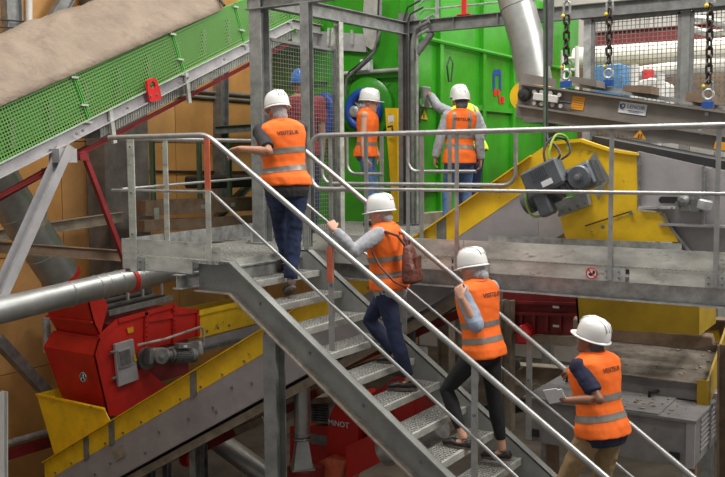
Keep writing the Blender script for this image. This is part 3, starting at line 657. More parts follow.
bolts([V(V((-2.226,7.850,0.881)))+ZU*(-.072*i) for i in range(6)]+[V(V((-1.693,7.850,0.745)))+ZU*(-.072*i) for i in range(6)],(0,-1,0),.012,.012,'bolts',gb)
sl=MB().lathe(V((-2.039,7.875,0.506)),(0,-1,0),[(.028,0),(.028,.003)],16).lathe(V((-1.923,7.875,0.509)),(0,-1,0),[(.028,0),(.028,.003)],16)
sl.obox((V(V((-2.039,7.873,0.507)))+V(V((-1.923,7.873,0.509))))/2,V((1,0,0)),V((0,1,0)),ZU,.125,.003,.056); sl.build('slot','black',gb)
be=thing('tension_bearing','dirty grey take-up bearing bolted on the discharge housing','bearing',V((-1.833,7.840,0.487)))
MB().prism([V((-1.899,7.840,0.519)),V((-1.859,7.840,0.578)),V((-1.754,7.840,0.555)),V((-1.712,7.840,0.481)),V((-1.719,7.840,0.414)),V((-1.929,7.840,0.417))],(0,.04,0)).build('plate','galv_dark',be)
MB().lathe(V((-1.850,7.840,0.511)),(0,-1,0),[(.05,0),(.05,.03),(.03,.05),(.02,.07)],16).build('hub','galv_dark',be,smooth=True)
MB().prism([V((-1.853,7.820,0.487)),V((-1.812,7.820,0.488)),V((-1.786,7.820,0.422)),V((-1.875,7.820,0.420))],(0,.05,0)).build('pedestal','galv_dark',be)
MB().obox(V((-1.672,7.800,0.475)),V((.97,0,-.2)),V((0,1,0)),V((.2,0,.97)),.11,.08,.085).build('block','galv',be,bevel=.01)
bolts([V((-1.895,7.830,0.452)),V((-1.775,7.830,0.530)),V((-1.741,7.830,0.439)),V((-1.904,7.830,0.486))],(0,-1,0),.014,.018,'bolts',be)
tag(MB().prism([V((-2.700,8.000,1.064)),V((-2.098,8.000,0.940)),V((-1.486,8.000,0.817)),V((-1.484,8.000,0.743)),V((-2.269,8.000,0.908)),V((-2.699,8.000,1.001))],(0,.75,0)).build('feed_belt','charcoal'),'black belt lying above the grey discharge housing','belt')
# ------------------------------------------------------------------ gear motors
def gearmotor(label,c,dirv,outv,s,m='motor'):
    """dirv: motor axis (away from the gearbox); outv: towards the viewer, output side"""
    o=thing('gear_motor',label,'motor',c); c=V(c); d=V(dirv).normalized(); n=V(outv).normalized(); n=(n-d*n.dot(d)).normalized(); u=d.cross(n)
    if u.z<0: u=-u
    g=MB().obox(c,d,n,u,.30*s,.24*s,.28*s).build('gearbox',m,o,bevel=.035*s)
    MB().lathe(c+n*.12*s,n,[(.125*s,0),(.13*s,.03*s),(.115*s,.07*s),(.05*s,.075*s),(.05*s,.10*s)],24).build('bearing_cover',m,g,smooth=True)
    MB().lathe(c+n*.20*s,n,[(.035*s,0),(.035*s,.03*s),(.02*s,.035*s)],12).build('shaft_end','galv_dark',g,smooth=True)
    f=MB()
    for i in range(7): f.obox(c-d*.155*s+n*(-.09+i*.03)*s,d,n,u,.03*s,.010*s,.25*s)
    f.build('gearbox_fins',m,g,stuff=True)
    MB().lathe(c+d*.15*s,d,[(.12*s,0),(.12*s,.03*s),(.09*s,.05*s),(.085*s,.12*s),(.12*s,.13*s),(.12*s,.16*s)],20).build('adapter',m,o,smooth=True)
    mo=MB().lathe(c+d*.31*s,d,[(.105*s,0),(.105*s,.34*s)],20).build('motor_body',m,o,smooth=True)
    f=MB()
    for i in range(26):
        a=2*math.pi*i/26; e=n*math.cos(a)+u*math.sin(a); f.bar(c+d*.33*s+e*.115*s,c+d*.62*s+e*.115*s,.008*s,.03*s,e)
    f.build('cooling_fins',m,mo,stuff=True)
    MB().lathe(c+d*.64*s,d,[(.125*s,0),(.13*s,.03*s),(.12*s,.10*s),(.09*s,.11*s)],20).build('fan_cowl',m,mo,smooth=True)
    tb=MB().obox(c+d*.46*s+(u*.16+n*.06)*s,d,n,u,.24*s,.16*s,.10*s).build('terminal_box',m,mo,bevel=.015*s)
    MB().obox(c+d*.46*s+(u*.16+n*.142)*s,d,n,u,.07*s,.004,.04*s).build('rating_plate','label_white',tb)
    return o
# motor on the yellow head
d1=V((-.93,0,-.36))
gm=gearmotor('blue grey gear motor on the yellow conveyor head behind the guardrail',V(V((-2.630,7.600,0.705))),(-.88,0,-.40),(0,-1,.0),.80)
tb=MB(); c0=V(V((-2.944,7.500,0.697))); dd=V((.9,0,.42)).normalized(); uu=V((-.42,0,.9)).normalized()
tb=thing('motor_drive_box','ribbed blue grey drive box mounted on the gear motor','electrical box',c0)
MB().obox(c0,dd,V((0,1,0)),uu,.36,.16,.24).build('case','motor',tb,bevel=.02)
r=MB()
for i in range(9): r.obox(c0+V((0,-.082,0))+dd*(-.02+i*.018-.06)+uu*.05,dd,V((0,1,0)),uu,.008,.02,.10)
r.build('cooling_ribs','motor',tb,stuff=True)
MB().obox(c0+V((0,-.083,0))-uu*.055+dd*.03,dd,V((0,1,0)),uu,.10,.006,.05).build('rating_plate','label_white',tb)
MB().obox(c0+V((0,.02,0))-uu*.20-dd*.10,dd,V((0,1,0)),uu,.13,.14,.22).build('plug_box','motor',tb,bevel=.02)
mp=thing('motor_mount','dark triangular mounting plate behind the gear motor','plate',V((-2.580,7.820,0.718)))
MB().prism([V((-2.623,7.830,0.920)),V((-2.485,7.830,0.692)),V((-2.580,7.830,0.499)),V((-2.693,7.830,0.806))],(0,.02,0)).build('plate','frame',mp)
MB().prism([V((-2.977,7.760,0.468)),V((-2.666,7.760,0.570)),V((-2.637,7.760,0.457)),V((-2.892,7.760,0.353))],(0,.09,0)).build('foot','frame',mp)
bolts([V(p) for p in (V((-2.874,7.760,0.398)),V((-2.809,7.760,0.418)),V((-2.736,7.760,0.446)),V((-2.673,7.760,0.474)))],(0,-1,0),.015,.02,'bolts',mp)
for i,(m_,pts) in enumerate((('charcoal',[V((-2.936,7.500,0.801)),V((-2.975,7.550,0.940)),V((-2.942,7.650,1.045)),V((-2.832,7.700,1.026)),V((-2.776,7.650,0.921)),V((-2.847,7.600,0.852))]),('yg_cable',[V((-2.899,7.500,0.784)),V((-2.910,7.500,0.922)),V((-2.886,7.600,1.069)),V((-2.823,7.700,1.044)),V((-2.822,7.700,0.939))]),('charcoal',[V((-2.880,7.520,0.809)),V((-2.810,7.500,0.895)),V((-2.885,7.600,0.974)),V((-2.998,7.700,1.029)),V((-3.029,7.750,1.208)),V((-3.034,7.750,1.737)),V((-3.042,7.750,2.433))]),('yg_cable',[V((-3.093,7.460,0.619)),V((-3.101,7.460,0.478)),V((-3.052,7.500,0.363)),V((-2.960,7.550,0.372))]),('charcoal',[V((-3.009,7.460,0.541)),V((-2.932,7.500,0.402)),V((-2.906,7.550,0.435))]))):
    P=[V(p) for p in pts]; Q=[]
    for k in range(len(P)-1):
        a,b,c_,d_=P[max(k-1,0)],P[k],P[k+1],P[min(k+2,len(P)-1)]
        for t in (0,.2,.4,.6,.8): Q.append(.5*((2*b)+(c_-a)*t+(2*a-5*b+4*c_-d_)*t*t+(3*b-a-3*c_+d_)*t*t*t))
    tag(MB().tube(Q+[P[-1]],.011,8).build('power_cable',m_,smooth=True),['black cable looped above the drive box','yellow green earth wire looped above the drive box','black cable rising from the drive box to the roof','yellow green earth wire hanging below the drive box','short black cable below the drive box'][i],'cable')
tc=thing('strip_tray','slotted steel strip carrying cables down before the vibrating conveyor','tray',V((-3.029,7.800,2.004)))
MB().bar(V((-3.025,7.800,1.688)),V((-3.016,7.800,2.525)),.012,.05,(1,0,0)).build('strip','galv_dark',tc)
MB().tube([V((-3.069,7.800,0.942)),V((-3.085,7.800,2.446))],.012,8).build('green_cable','post_green',tc)
# ------------------------------------------------------------------ vibrating conveyor hanging from chains
vc=thing('vibrating_conveyor','taupe steel trough conveyor hanging from chains with a maker label','conveyor',(-2.7,9,1.4))
VY=8.7
T=[V((-3.725,8.700,1.582)),V((-3.309,8.700,1.572)),V((-1.175,8.700,1.175))]; 
MB().prism([V((-3.703,8.700,1.622)),V((-1.175,8.700,1.166)),V((-1.168,8.700,0.941)),V((-3.723,8.700,1.401))],(0,.012,0)).build('near_side','taupe',vc)
MB().prism([V((-3.730,8.690,1.411)),V((-1.167,8.690,0.958)),V((-1.162,8.690,0.811)),V((-3.729,8.690,1.289))],(0,.75,0)).build('lower_box','taupe',vc)
MB().prism([V((-3.678,8.640,1.631)),V((-1.167,8.640,1.177)),V((-1.166,8.640,1.160)),V((-3.678,8.640,1.611))],(0,.09,0)).build('top_flange','taupe',vc)
MB().prism([V((-3.709,8.640,1.418)),V((-1.160,8.640,0.967)),V((-1.160,8.640,0.949)),V((-3.709,8.640,1.397))],(0,.06,0)).build('middle_flange','taupe',vc)
MB().prism([V((-3.691,8.720,1.733)),V((-3.318,8.720,1.653)),V((-3.317,8.720,1.574)),V((-3.701,8.720,1.633))],(0,.02,0)).build('end_guard','taupe',vc)
MB().prism([V((-4.023,9.450,1.686)),V((-1.276,9.450,1.192)),V((-1.268,9.450,0.947)),V((-4.044,9.450,1.446))],(0,.012,0)).build('far_side','taupe',vc)
MB().prism([V((-3.494,9.300,1.702)),V((-1.741,9.300,1.334)),V((-1.740,9.300,1.296)),V((-3.494,9.300,1.650))],(0,.02,0)).build('cover_strip','galv',vc)
MB().prism([V((-3.259,8.900,1.572)),V((-1.665,8.900,1.268)),V((-1.664,8.900,1.232)),V((-3.258,8.900,1.542))],(0,.5,0)).build('rubber_skirt','black',vc)
for a,b in ((571,596),(622,650),(684,712)):
    xa=a; MB().prism([(lambda q:q)(V(p)) for p in ([V((-3.265,9.000,1.699)),V((-3.005,9.000,1.645)),V((-2.993,9.000,1.575)),V((-3.285,9.000,1.640))] if a==571 else [V((-2.732,9.000,1.582)),V((-2.459,9.000,1.559)),V((-2.457,9.000,1.482)),V((-2.731,9.000,1.523))] if a==622 else [V((-2.128,9.000,1.486)),V((-1.892,9.000,1.457)),V((-1.889,9.000,1.364)),V((-2.135,9.000,1.401))])],(0,.3,0)).build('cover_lug','brown' if a!=571 else 'taupe',vc)
MB().lathe(V((-3.680,8.750,1.502)),(0,1,0),[(.145,0),(.145,.6)],28).build('tail_drum','yellow',vc,smooth=True)
k=MB().lathe(V((-3.637,8.700,1.508)),(0,-1,0),[(.065,0),(.07,.03),(.055,.06),(.025,.065),(.025,.09)],18).build('drum_bearing','charcoal',vc,smooth=True)
MB().obox(V((-3.397,8.660,1.466)),V((.985,0,-.17)),V((0,1,0)),V((.17,0,.985)),.26,.06,.075).build('take_up_block','white_paint',vc,bevel=.008)
bolts([V((-3.518,8.670,1.531)),V((-3.444,8.670,1.527)),V((-3.349,8.670,1.513)),V((-3.256,8.670,1.489)),V((-3.517,8.670,1.421)),V((-3.443,8.670,1.409)),V((-3.327,8.670,1.394)),V((-3.244,8.670,1.381))],(0,-1,0),.022,.02,'bolts',vc,'galv_pale')
MB().tube([V((-3.293,8.660,1.432)),V((-3.138,8.660,1.406))],.012,8).build('adjuster_screw','charcoal',vc)
vx=V((.986,0,-.166)); vz=V((.166,0,.986))
lo=MB().obox(V((-3.080,8.695,1.405)),vx,V((0,1,0)),vz,.125,.004,.13).build('instruction_label','orange_label',vc,label='square orange instruction label')
for i in range(5): MB().obox(V(V((-3.079,8.692,1.405)))+vz*(.045-.022*i),vx,V((0,1,0)),vz,.095,.001,.004).build('text_line','brown',lo)
lw=MB().obox(V((-2.544,8.694,1.332)),vx,V((0,1,0)),vz,.265,.004,.105).build('maker_label','label_white',vc,label='white maker label with blue lettering')
cl=V(V((-2.543,8.690,1.332)))
text('LENOIR',cl+vx*.032+vz*.014,vx,vz,.050,'label_blue','lettering',lw)
MB().obox(cl+vx*.03-vz*.022,vx,V((0,1,0)),vz,.15,.002,.005).obox(cl+vx*.02-vz*.034,vx,V((0,1,0)),vz,.10,.002,.003).build('small_print','label_blue',lw,stuff=True)
MB().ring(cl-vx*.095+vz*.014,(0,1,0),.018,.005,18,6).tube([cl-vx*.122+vz*.03,cl-vx*.118-vz*.01,cl-vx*.085-vz*.02],.005,6).build('emblem','label_blue',lw)
wt=MB().prism([V((-2.513,8.620,1.057)),V((-2.391,8.620,1.036)),V((-2.449,8.620,1.126))],(0,.004,0)).build('warning_triangle','orange_label',vc,label='orange warning triangle')
MB().obox(V(V((-2.459,8.615,1.070))),vx,V((0,1,0)),vz,.008,.002,.045).obox(V(V((-2.435,8.615,1.069))),vx,V((0,1,0)),vz,.008,.002,.045).build('hazard_mark','print_black',wt)
MB().obox(V((-1.715,8.620,0.966)),vx,V((0,1,0)),vz,.13,.004,.07).build('orange_label','orange_label',vc)
bolts([V((-1.867,8.700,1.258)),V((-1.925,8.700,1.115)),V((-1.907,8.700,1.087)),V((-2.472,8.700,1.156))],(0,-1,0),.02,.02,'bolts',vc,'galv')
def chain(label,p,ztop):
    p=V(p); o=thing('lifting_chain',label,'chain',p)
    MB().lathe(p-ZU*.03,(0,0,1),[(.028,0),(.028,.05),(.02,.06)],10).build('eye_base','blue_hook',o)
    MB().box(p.x-.05,p.x+.05,p.y-.03,p.y+.03,p.z-.04,p.z+.02).build('blue_lug','blue_hook',o)
    MB().ring(p+ZU*.085,(0,1,0),.045,.013,20,8).build('ring_bolt','galv',o,smooth=True)
    MB().tube([p+V((-.035,0,.10)),p+V((-.035,0,.19)),p+V((0,0,.225)),p+V((.035,0,.19)),p+V((.035,0,.10))],.012,8).build('shackle','galv_dark',o,smooth=True)
    MB().ball(p+V((-.04,-.01,.16)),.018).build('yellow_pin','label_yellow',o)
    z=p.z+.235; i=0; lk=MB(); 
    for s_ in (-1,1):
        pass
    base=MB(); a=[]
    for k in range(16):
        t=2*math.pi*k/16; a.append(V((.027*math.cos(t),0,.027*math.sin(t)+(.023 if math.sin(t)>0 else -.023))))
    n=6
    for k in range(16):
        pass
    pts=a+[a[0],a[1]]; base.tube(pts,.0115,6,cap=False); me=shared(base,'chain_link','chain',True)
    while z<ztop:
        piece('chain_link',me,None,o,V((p.x,p.y,z))-p,(0,0,math.radians(45 if i%2 else -45))); z+=.077; i+=1
    MB().ball(V((p.x-.03,p.y-.02,ztop-.02)),.02).build('yellow_pin','label_yellow',o)
    MB().tube([V((p.x-.03,p.y,ztop)),V((p.x-.03,p.y,ztop+.10)),V((p.x,p.y,ztop+.13)),V((p.x+.03,p.y,ztop+.10)),V((p.x+.03,p.y,ztop))],.014,8).build('shackle','galv',o,smooth=True)
    MB().ibeam((p.x,p.y,ztop+.12),(p.x,p.y,ztop+1.2),.05,.03,.008,(0,1,0)).build('hanger_rod','galv',o)
chain('dark lifting chain above the orange instruction label',V((-3.214,8.720,1.603)),2.28)
chain('dark lifting chain before the blue cabinet',V((-2.973,9.300,1.644)),2.35)
chain('dark lifting chain nearest the lower end of the trough conveyor',V((-1.865,8.720,1.350)),2.25)
# ------------------------------------------------------------------ mesh fence and the hall behind
for i,(a,b) in enumerate(((-3.63,-3.55),(-2.53,-2.44),(-1.4,-1.3))):
    x=(a+b)/2; o=thing('fence_post',['blue grey fence post under the dark beam beside the blue cabinet','broad blue grey fence post between the two mesh panels','blue grey fence post at the far end of the mesh fence'][i],'post',(x,10.45,.5)); MB().bar((x,10.45,-1),(x,10.45,2.49),.09,.06,(0,1,0)).build('shaft','frame' if i else 'galv',o); MB().box(x-.08,x+.08,10.4,10.5,2.475,2.49).build('head_plate','galv_dark',o)
mesh_panel('mesh fence panel before the blue cabinet and white pipes',(-3.535,10.45),(-2.545,10.45),1.05,2.46,.048,'galv_dark',.0034,.05)
mesh_panel('mesh fence panel at the top right corner',(-2.42,10.45),(-1.42,10.45),1.05,2.46,.048,'galv_dark',.0034,.04)
tag(MB().tube([V((-5.017,14.000,2.437)),V((-1.797,14.000,2.416))],.16,20).build('white_pipe','pipe_white',smooth=True),'upper fat cream pipe crossing the hall behind the mesh fence','pipe')
tag(MB().tube([V((-4.145,13.500,2.072)),V((-3.145,13.500,2.144)),V((-1.725,13.500,2.124))],.105,20).build('white_pipe','pipe_white',smooth=True),'lower cream pipe behind the mesh fence','pipe')
bc=thing('blue_cabinet','blue cabinet standing behind the mesh fence','cabinet',V((-4.043,12.500,1.734)))
MB().prism([V((-4.233,12.500,2.143)),V((-3.841,12.500,2.160)),V((-3.829,12.500,1.466)),V((-4.223,12.500,1.479))],(0,.6,0)).build('case','blue_cab',bc,bevel=.02)
MB().prism([V((-4.200,12.490,2.085)),V((-4.031,12.490,2.089)),V((-4.022,12.490,1.554)),V((-4.193,12.490,1.561))],(0,.02,0)).build('door','blue_cab',bc)
wm=thing('white_machine','white valve block with a red cap behind the mesh fence','machine',V((-3.561,12.500,1.780)))
MB().prism([V((-3.672,12.500,1.893)),V((-3.404,12.500,1.946)),V((-3.191,12.500,1.842)),V((-3.182,12.500,1.445)),V((-3.691,12.500,1.461))],(0,.4,0)).build('body','white_paint',wm,bevel=.03)
MB().lathe(V((-3.485,12.600,1.984)),(0,0,1),[(.08,-.06),(.08,.06),(.05,.08)],14).build('red_cap','sign_red',wm,smooth=True)
MB().tube([V((-3.611,12.400,1.670)),V((-3.620,12.400,2.124))],.06,10).build('riser','white_paint',wm,smooth=True)
MB().tube([V((-3.253,12.400,1.654)),V((-3.259,12.400,1.970))],.05,10).build('riser','white_paint',wm,smooth=True)
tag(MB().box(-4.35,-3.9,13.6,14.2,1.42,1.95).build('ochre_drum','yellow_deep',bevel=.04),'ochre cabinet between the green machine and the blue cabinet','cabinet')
lt=thing('white_ladder','white ladder rail beside the mesh fence','ladder',V((-4.370,12.000,2.191)))
for x in (0,1): MB().tube([(V((-4.460,12.000,1.468)),V((-4.263,12.000,1.462)))[x],(V((-4.471,12.000,2.332)),V((-4.275,12.000,2.371)))[x]],.03,8).build('rail','white_paint',lt)
for i in range(4): MB().tube([V(V((-4.464,12.000,1.766)))+ZU*(i*.15),V(V((-4.266,12.000,1.757)))+ZU*(i*.15)],.02,8).build('rung','white_paint',lt)
for i,(a,b) in enumerate(((V((-5.803,17.000,3.090)),V((-2.815,17.000,3.065))),(V((-5.800,17.000,2.866)),V((-2.798,17.000,2.488))),(V((-5.187,17.500,2.757)),V((-2.728,17.500,2.908))))):
    tag(MB().ibeam(a,b,.28,.15,.02).build('roof_truss','dark_red'),['upper dark red truss bar before the white siding','lower dark red truss bar before the white siding','slanting dark red truss bar before the white siding'][i],'beam')
tag(MB().box(-8,3,19.2,19.5,-1,3.0).build('dark_partition','brown'),'dark brown partition at the foot of the white siding','partition')
tag(MB().prism([V((-5.234,19.050,2.817)),V((-4.794,19.050,2.829)),V((-4.790,19.050,2.628)),V((-5.230,19.050,2.614))],(0,.16,0)).build('red_box','sign_red'),'small red box between the cream pipes','box')
flange_obj=thing('pipe_flange','round pale pipe flange at the top right beyond the fence','pipe',V((-2.845,13.000,2.633)))  # plain steel flange ring on a pipe, gives no light
MB().ring(V((-2.845,13.000,2.633)),(.2,.2,1),.30,.05,26,8).build('flange_ring','galv_pale',flange_obj,smooth=True)
sdct=duct('silver_duct','wide shiny silver duct sloping behind the vibrating conveyor',[V((-4.373,9.900,3.034)),V((-4.120,9.900,2.219)),V((-3.992,9.900,1.589))],.20,'duct',(.3,))
rd=thing('rear_platform','steel deck behind the mesh fence carrying the blue cabinet','platform',(-3,13,1.4))
MB().box(-5.0,0,11.9,16.4,1.36,1.42).build('deck','galv_dark',rd)
for x in (-4.9,-2.6,-.2): MB().box(x-.07,x+.07,12.6,12.74,FZ,1.36).build('leg','galv_dark',rd)
# white stuff under the vib conveyor
for i in range(8):
    x=-3.55+i*.32; tag(MB().box(x,x+.26,11.2,11.4,-.2,1.02+.02*(i%3)).build('pale_cladding_sheet','siding'),['first','second','third','fourth','fifth','sixth','seventh','eighth'][i]+' pale cladding sheet from the left, under the trough conveyor','sheet','pale sheets behind the vibrating conveyor')
# ------------------------------------------------------------------ green machine
gn=thing('green_machine','tall bright green baler housing with stiffening ribs','machine',(-6.4,11,0))
GX,GYF=-6.1,10.78
MB().box(-8.75,GX,GYF,17.2,-.3,3.6).build('housing','green',gn)
for y in (11.45,12.85,14.0,15.4,16.6): MB().box(GX,GX+.07,y-.05,y+.05,-.2,3.6).build('rib','green',gn)
MB().tube([(GX+.06,10.85,2.5),(GX+.06,17.0,2.5)],.035,8).build('pipe_rib','green',gn,smooth=True)
MB().box(GX,GX+.06,10.8,17.2,1.60,1.68).build('rib','green',gn)
MB().box(GX,GX+.05,10.8,17.2,.42,.50).build('rib','green',gn)
MB().box(-8.7,GX,GYF-.06,GYF,1.98,2.05).build('rib','green',gn)
MB().tube([(-7.2,GYF-.1,2.07),(-6.15,GYF-.1,2.07)],.03,10).build('pale_pipe','galv_pale',gn,smooth=True)
for x in (-8.65,-7.9,-7.45,-6.25): MB().box(x-.04,x+.04,GYF-.05,GYF,-.2,3.6).build('rib','green',gn)
bolts([(-6.35,GYF,z) for z in (.6,1.0,1.4,1.8,2.3,2.7)]+[(x,GYF,1.9) for x in (-7.4,-7.1,-6.8,-6.5)],(0,-1,0),.02,.02,'bolts',gn,'green')
MB().lathe(V((-6.827,10.780,1.584)),(0,-1,0),[(.42,0),(.42,.08),(.37,.11)],32).build('round_boss','green',gn,smooth=True)
MB().box(GX-.02,GX+.16,10.72,17.0,-.1,.13).build('plinth','beige',gn)
mk=MB(); a=V((-6.090,13.542,2.025))
ub=V(V((-6.095,13.287,1.946))); ua=V(V((-6.095,13.284,2.227))); va=V(V((-6.095,13.588,2.250))); vb=V(V((-6.095,13.592,1.964)))
MB().prism([ub,V(ub)+V((0,.07,0)),ua+V((0,.07,-.05)),va+V((0,-.07,-.05)),vb+V((0,-.07,0)),vb,va+V((0,0,-.02)),va+V((0,-.04,.04)),ua+V((0,.04,.04)),ua+V((0,0,-.02))],(.006,0,0)).build('blue_mark','label_blue',gn,label='blue painted arch mark')
for p in (V((-6.090,13.352,1.911)),V((-6.090,13.485,1.918)),V((-6.090,13.545,1.803)),V((-6.090,13.661,1.809))): MB().obox(p,V((1,0,0)),V((0,1,0)),ZU,.008,.085,.10).build('red_mark','sign_red',gn)
ib=thing('control_box','grey hand control box hung on the green wall','control box',V((-6.060,11.017,1.715)))
MB().obox(V((-6.050,10.999,1.714)),V((1,0,0)),V((0,1,0)),ZU,.07,.20,.28).build('case','galv_dark',ib,bevel=.015); MB().obox(V((-6.050,10.999,1.592)),V((1,0,0)),V((0,1,0)),ZU,.06,.26,.03).build('base_clip','galv_pale',ib)
wt=tag(MB().prism([V((-6.090,10.929,1.414)),V((-6.090,11.128,1.414)),V((-6.090,11.028,1.547))],(.006,0,0)).build('warning_sign','label_yellow'),'yellow warning triangle below the control box','sign')
MB().obox(V((-6.082,11.014,1.457)),V((1,0,0)),V((0,1,0)),ZU,.004,.02,.06).build('hazard_mark','print_black',wt)
MB().tube([V((-6.020,11.637,1.957)),V((-6.020,11.575,2.177)),V((-6.020,11.667,2.311)),V((-6.020,11.760,2.234)),V((-6.020,11.699,1.962))],.012,6).build('cable_loop','charcoal',gn,smooth=True)
for i,p in enumerate((V((-6.050,10.653,1.589)),V((-6.050,10.679,1.444)))): tag(MB().tube([V(p)+V((.02,0,.1)),V(p)+V((.09,0,.08)),V(p)+V((.09,0,-.08)),V(p)+V((.02,0,-.1))],.014,8).build('door_handle','charcoal',smooth=True),['upper','lower'][i]+' black bow handle on the green wall by the dark column','handle')
# blue fan ring
fr=thing('blue_fan_ring','thick blue ring around a dark round opening on the green machine','fan',V((-6.763,10.600,1.396)))
cF=V(V((-6.803,10.600,1.548)))
MB().ring(cF,(0,1,0),.24,.062,36,10).build('ring','blue',fr,smooth=True)
MB().lathe(cF+V((0,.06,0)),(0,-1,0),[(.21,0),(.21,.02)],28).build('disc','galv_dark',fr)
MB().lathe(cF+V((-.12,.02,-.02)),(0,-1,0),[(.08,0),(.08,.08),(.05,.10),(.03,.10)],18).build('hub','galv',fr,smooth=True)
for a in (.4,2.5,4.6): MB().bar(cF+V((0,.03,0)),cF+V((math.cos(a)*.21,.03,math.sin(a)*.21)),.02,.05,(0,1,0)).build('spoke','galv',fr)
fb=thing('round_cover','blue round cover seen through the wire mesh','cover',V((-7.379,10.500,1.633)))
MB().ring(V((-7.381,10.500,1.508)),(0,1,0),.15,.07,30,10,.24).build('ring','blue',fb,smooth=True)
MB().lathe(V(V((-7.416,10.550,1.511))),(0,-1,0),[(.15,0),(.15,.02)],24).build('disc','blue',fb)
yp=thing('yellow_post','yellow flat upright guard with a white sticker before the green machine','post',(-6.42,10.55,0))
MB().prism([V((-6.426,10.550,1.559)),V((-6.238,10.550,1.552)),V((-6.229,10.550,0.023)),V((-6.308,10.550,0.020))],(0,.05,0)).build('plate','yellow',yp)
MB().lathe(V((-6.329,10.545,1.395)),(0,-1,0),[(.03,0),(.03,.004)],16).obox(V((-6.331,10.548,1.409)),V((1,0,0)),V((0,1,0)),ZU,.09,.002,.10).build('sticker','label_white',yp)
MB().tube([V((-6.350,10.500,1.301)),V((-6.263,10.460,1.311)),V((-6.248,10.460,1.218)),V((-6.350,10.500,1.208))],.014,8).build('handle','charcoal',yp,smooth=True)
jb=tag(MB().box(-6.88,-6.72,10.62,10.74,2.08,2.24).build('junction_box','label_white',bevel=.015),'small white junction box on the pale pipe of the green machine','electrical box')
for i,(m_,r_,pts) in enumerate((('galv_dark',.022,[V((-7.107,10.600,1.766)),V((-7.071,10.600,1.998)),V((-6.888,10.600,2.124)),V((-6.626,10.600,2.323)),V((-6.529,10.600,2.609)),V((-6.509,10.600,3.137))]),('charcoal',.013,[V((-7.106,10.600,1.862)),V((-7.037,10.600,2.078)),V((-6.822,10.600,2.201)),V((-6.578,10.600,2.400)),V((-6.541,10.600,3.140))]),('charcoal',.010,[V((-6.989,10.550,1.908)),V((-6.889,10.550,2.066)),V((-6.628,10.550,2.238))]))):
    tag(MB().tube(pts,r_,10).build('cable_conduit',m_,smooth=True),['grey flexible conduit bending up over the green machine','black cable beside the grey flexible conduit','thin black cable below the flexible conduit'][i],'conduit')
# conveyor head chute (pale) above the green machine
hd=thing('conveyor_head_chute','dented pale grey discharge chute where the green conveyor ends','chute',V((-6.437,10.400,2.579)))
MB().prism([V((-6.828,10.700,3.239)),V((-6.602,10.700,3.215)),V((-6.639,10.700,2.495)),V((-6.721,10.700,2.366)),V((-6.818,10.700,2.427)),V((-6.881,10.700,2.717))],(0,.06,0)).build('side_plate','chute_pale',hd)
MB().prism([V((-8.032,10.720,2.746)),V((-6.830,10.720,2.593)),V((-6.832,10.720,2.348)),V((-8.037,10.720,2.503))],(0,.05,0)).build('trough_side','grey_paint',hd)
for x in (0,1,2): MB().bar((V((-7.422,10.680,2.719)),V((-7.354,10.680,2.714)),V((-7.034,10.680,2.660)))[x],(V((-7.443,10.680,2.471)),V((-7.374,10.680,2.466)),V((-7.036,10.680,2.468)))[x],.03,.03,(0,1,0)).build('bracket','galv_pale',hd)
# ------------------------------------------------------------------ red machine on the left
rm=thing('red_machine','red shredder hopper with grey inspection door and gear motor','machine',(-9.8,8.8,-1.8))
RX=-9.0
def fx(*p): return [V(q) for q in p]
# lit long side facing +X
MB().prism(fx(V((-9.400,8.206,-2.555)),V((-9.400,8.003,-1.681)),V((-9.400,8.096,-1.469)),V((-9.400,8.433,-1.292)),V((-9.400,8.948,-1.244)),V((-9.400,9.479,-1.219)),V((-9.400,9.498,-1.236)),V((-9.400,9.998,-1.368)),V((-9.400,9.985,-1.762)),V((-9.400,8.927,-1.782)),V((-9.400,8.991,-2.111)),V((-9.400,9.295,-2.379)),V((-9.400,8.779,-2.681))),(-.02,0,0)).build('side_plate','red',rm)
# front (shaded) of the hopper, several facets
A=V(V((-9.400,8.003,-1.681))); Bp=V(V((-9.400,8.206,-2.555))); Cp=V(V((-9.400,8.096,-1.469))); Dp=V(V((-9.400,8.433,-1.292)))
L1=V((-1.12,0,0)); 
MB().prism([A,Bp,Bp+V((-.86,0,0)),A+V((-1.03,0,0))],(0,.02,0)).build('front_plate','red',rm)
MB().prism([A,Cp,Cp+V((-.94,0,0)),A+V((-1.03,0,0))],(0,.02,0)).build('front_plate','red',rm)
up_=[V(V((-9.400,8.080,-1.466))),V(V((-9.400,8.300,-1.095)))]
# inlet neck flaring upwards
n0=V(V((-9.400,8.096,-1.469)))+V((0,.02,.0)); n1=V(V((-9.400,8.005,-1.239))); n2=V(V((-9.400,8.267,-1.063))); n3=V(V((-9.400,7.878,-0.732)))
MB().prism([n0+V((0,0,.02)),n1,n1+V((-.9,0,.0)),n0+V((-.88,0,.02))],(0,.02,0)).build('neck_plate','red',rm)
MB().prism([n1,n3,n3+V((-.78,0,0)),n1+V((-.9,0,0))],(0,.02,0)).build('neck_plate','red',rm)
MB().prism([n0+V((0,0,.02)),n1,n3,V(V((-9.400,8.093,-0.745))),n2],(-.02,0,0)).build('neck_side','red',rm)
MB().bar(n0,n0+V((-.9,0,0)),.07,.03).build('flange','red',rm); MB().bar(n1,n1+V((-.92,0,0)),.06,.025).build('flange','red',rm)
MB().bar(Cp,Dp,.07,.03,(1,0,0)).build('flange','red',rm)
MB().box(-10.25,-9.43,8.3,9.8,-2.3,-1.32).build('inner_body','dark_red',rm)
MB().box(-10.30,-10.26,8.25,9.8,-2.35,-1.35).build('far_plate','dark_red',rm)
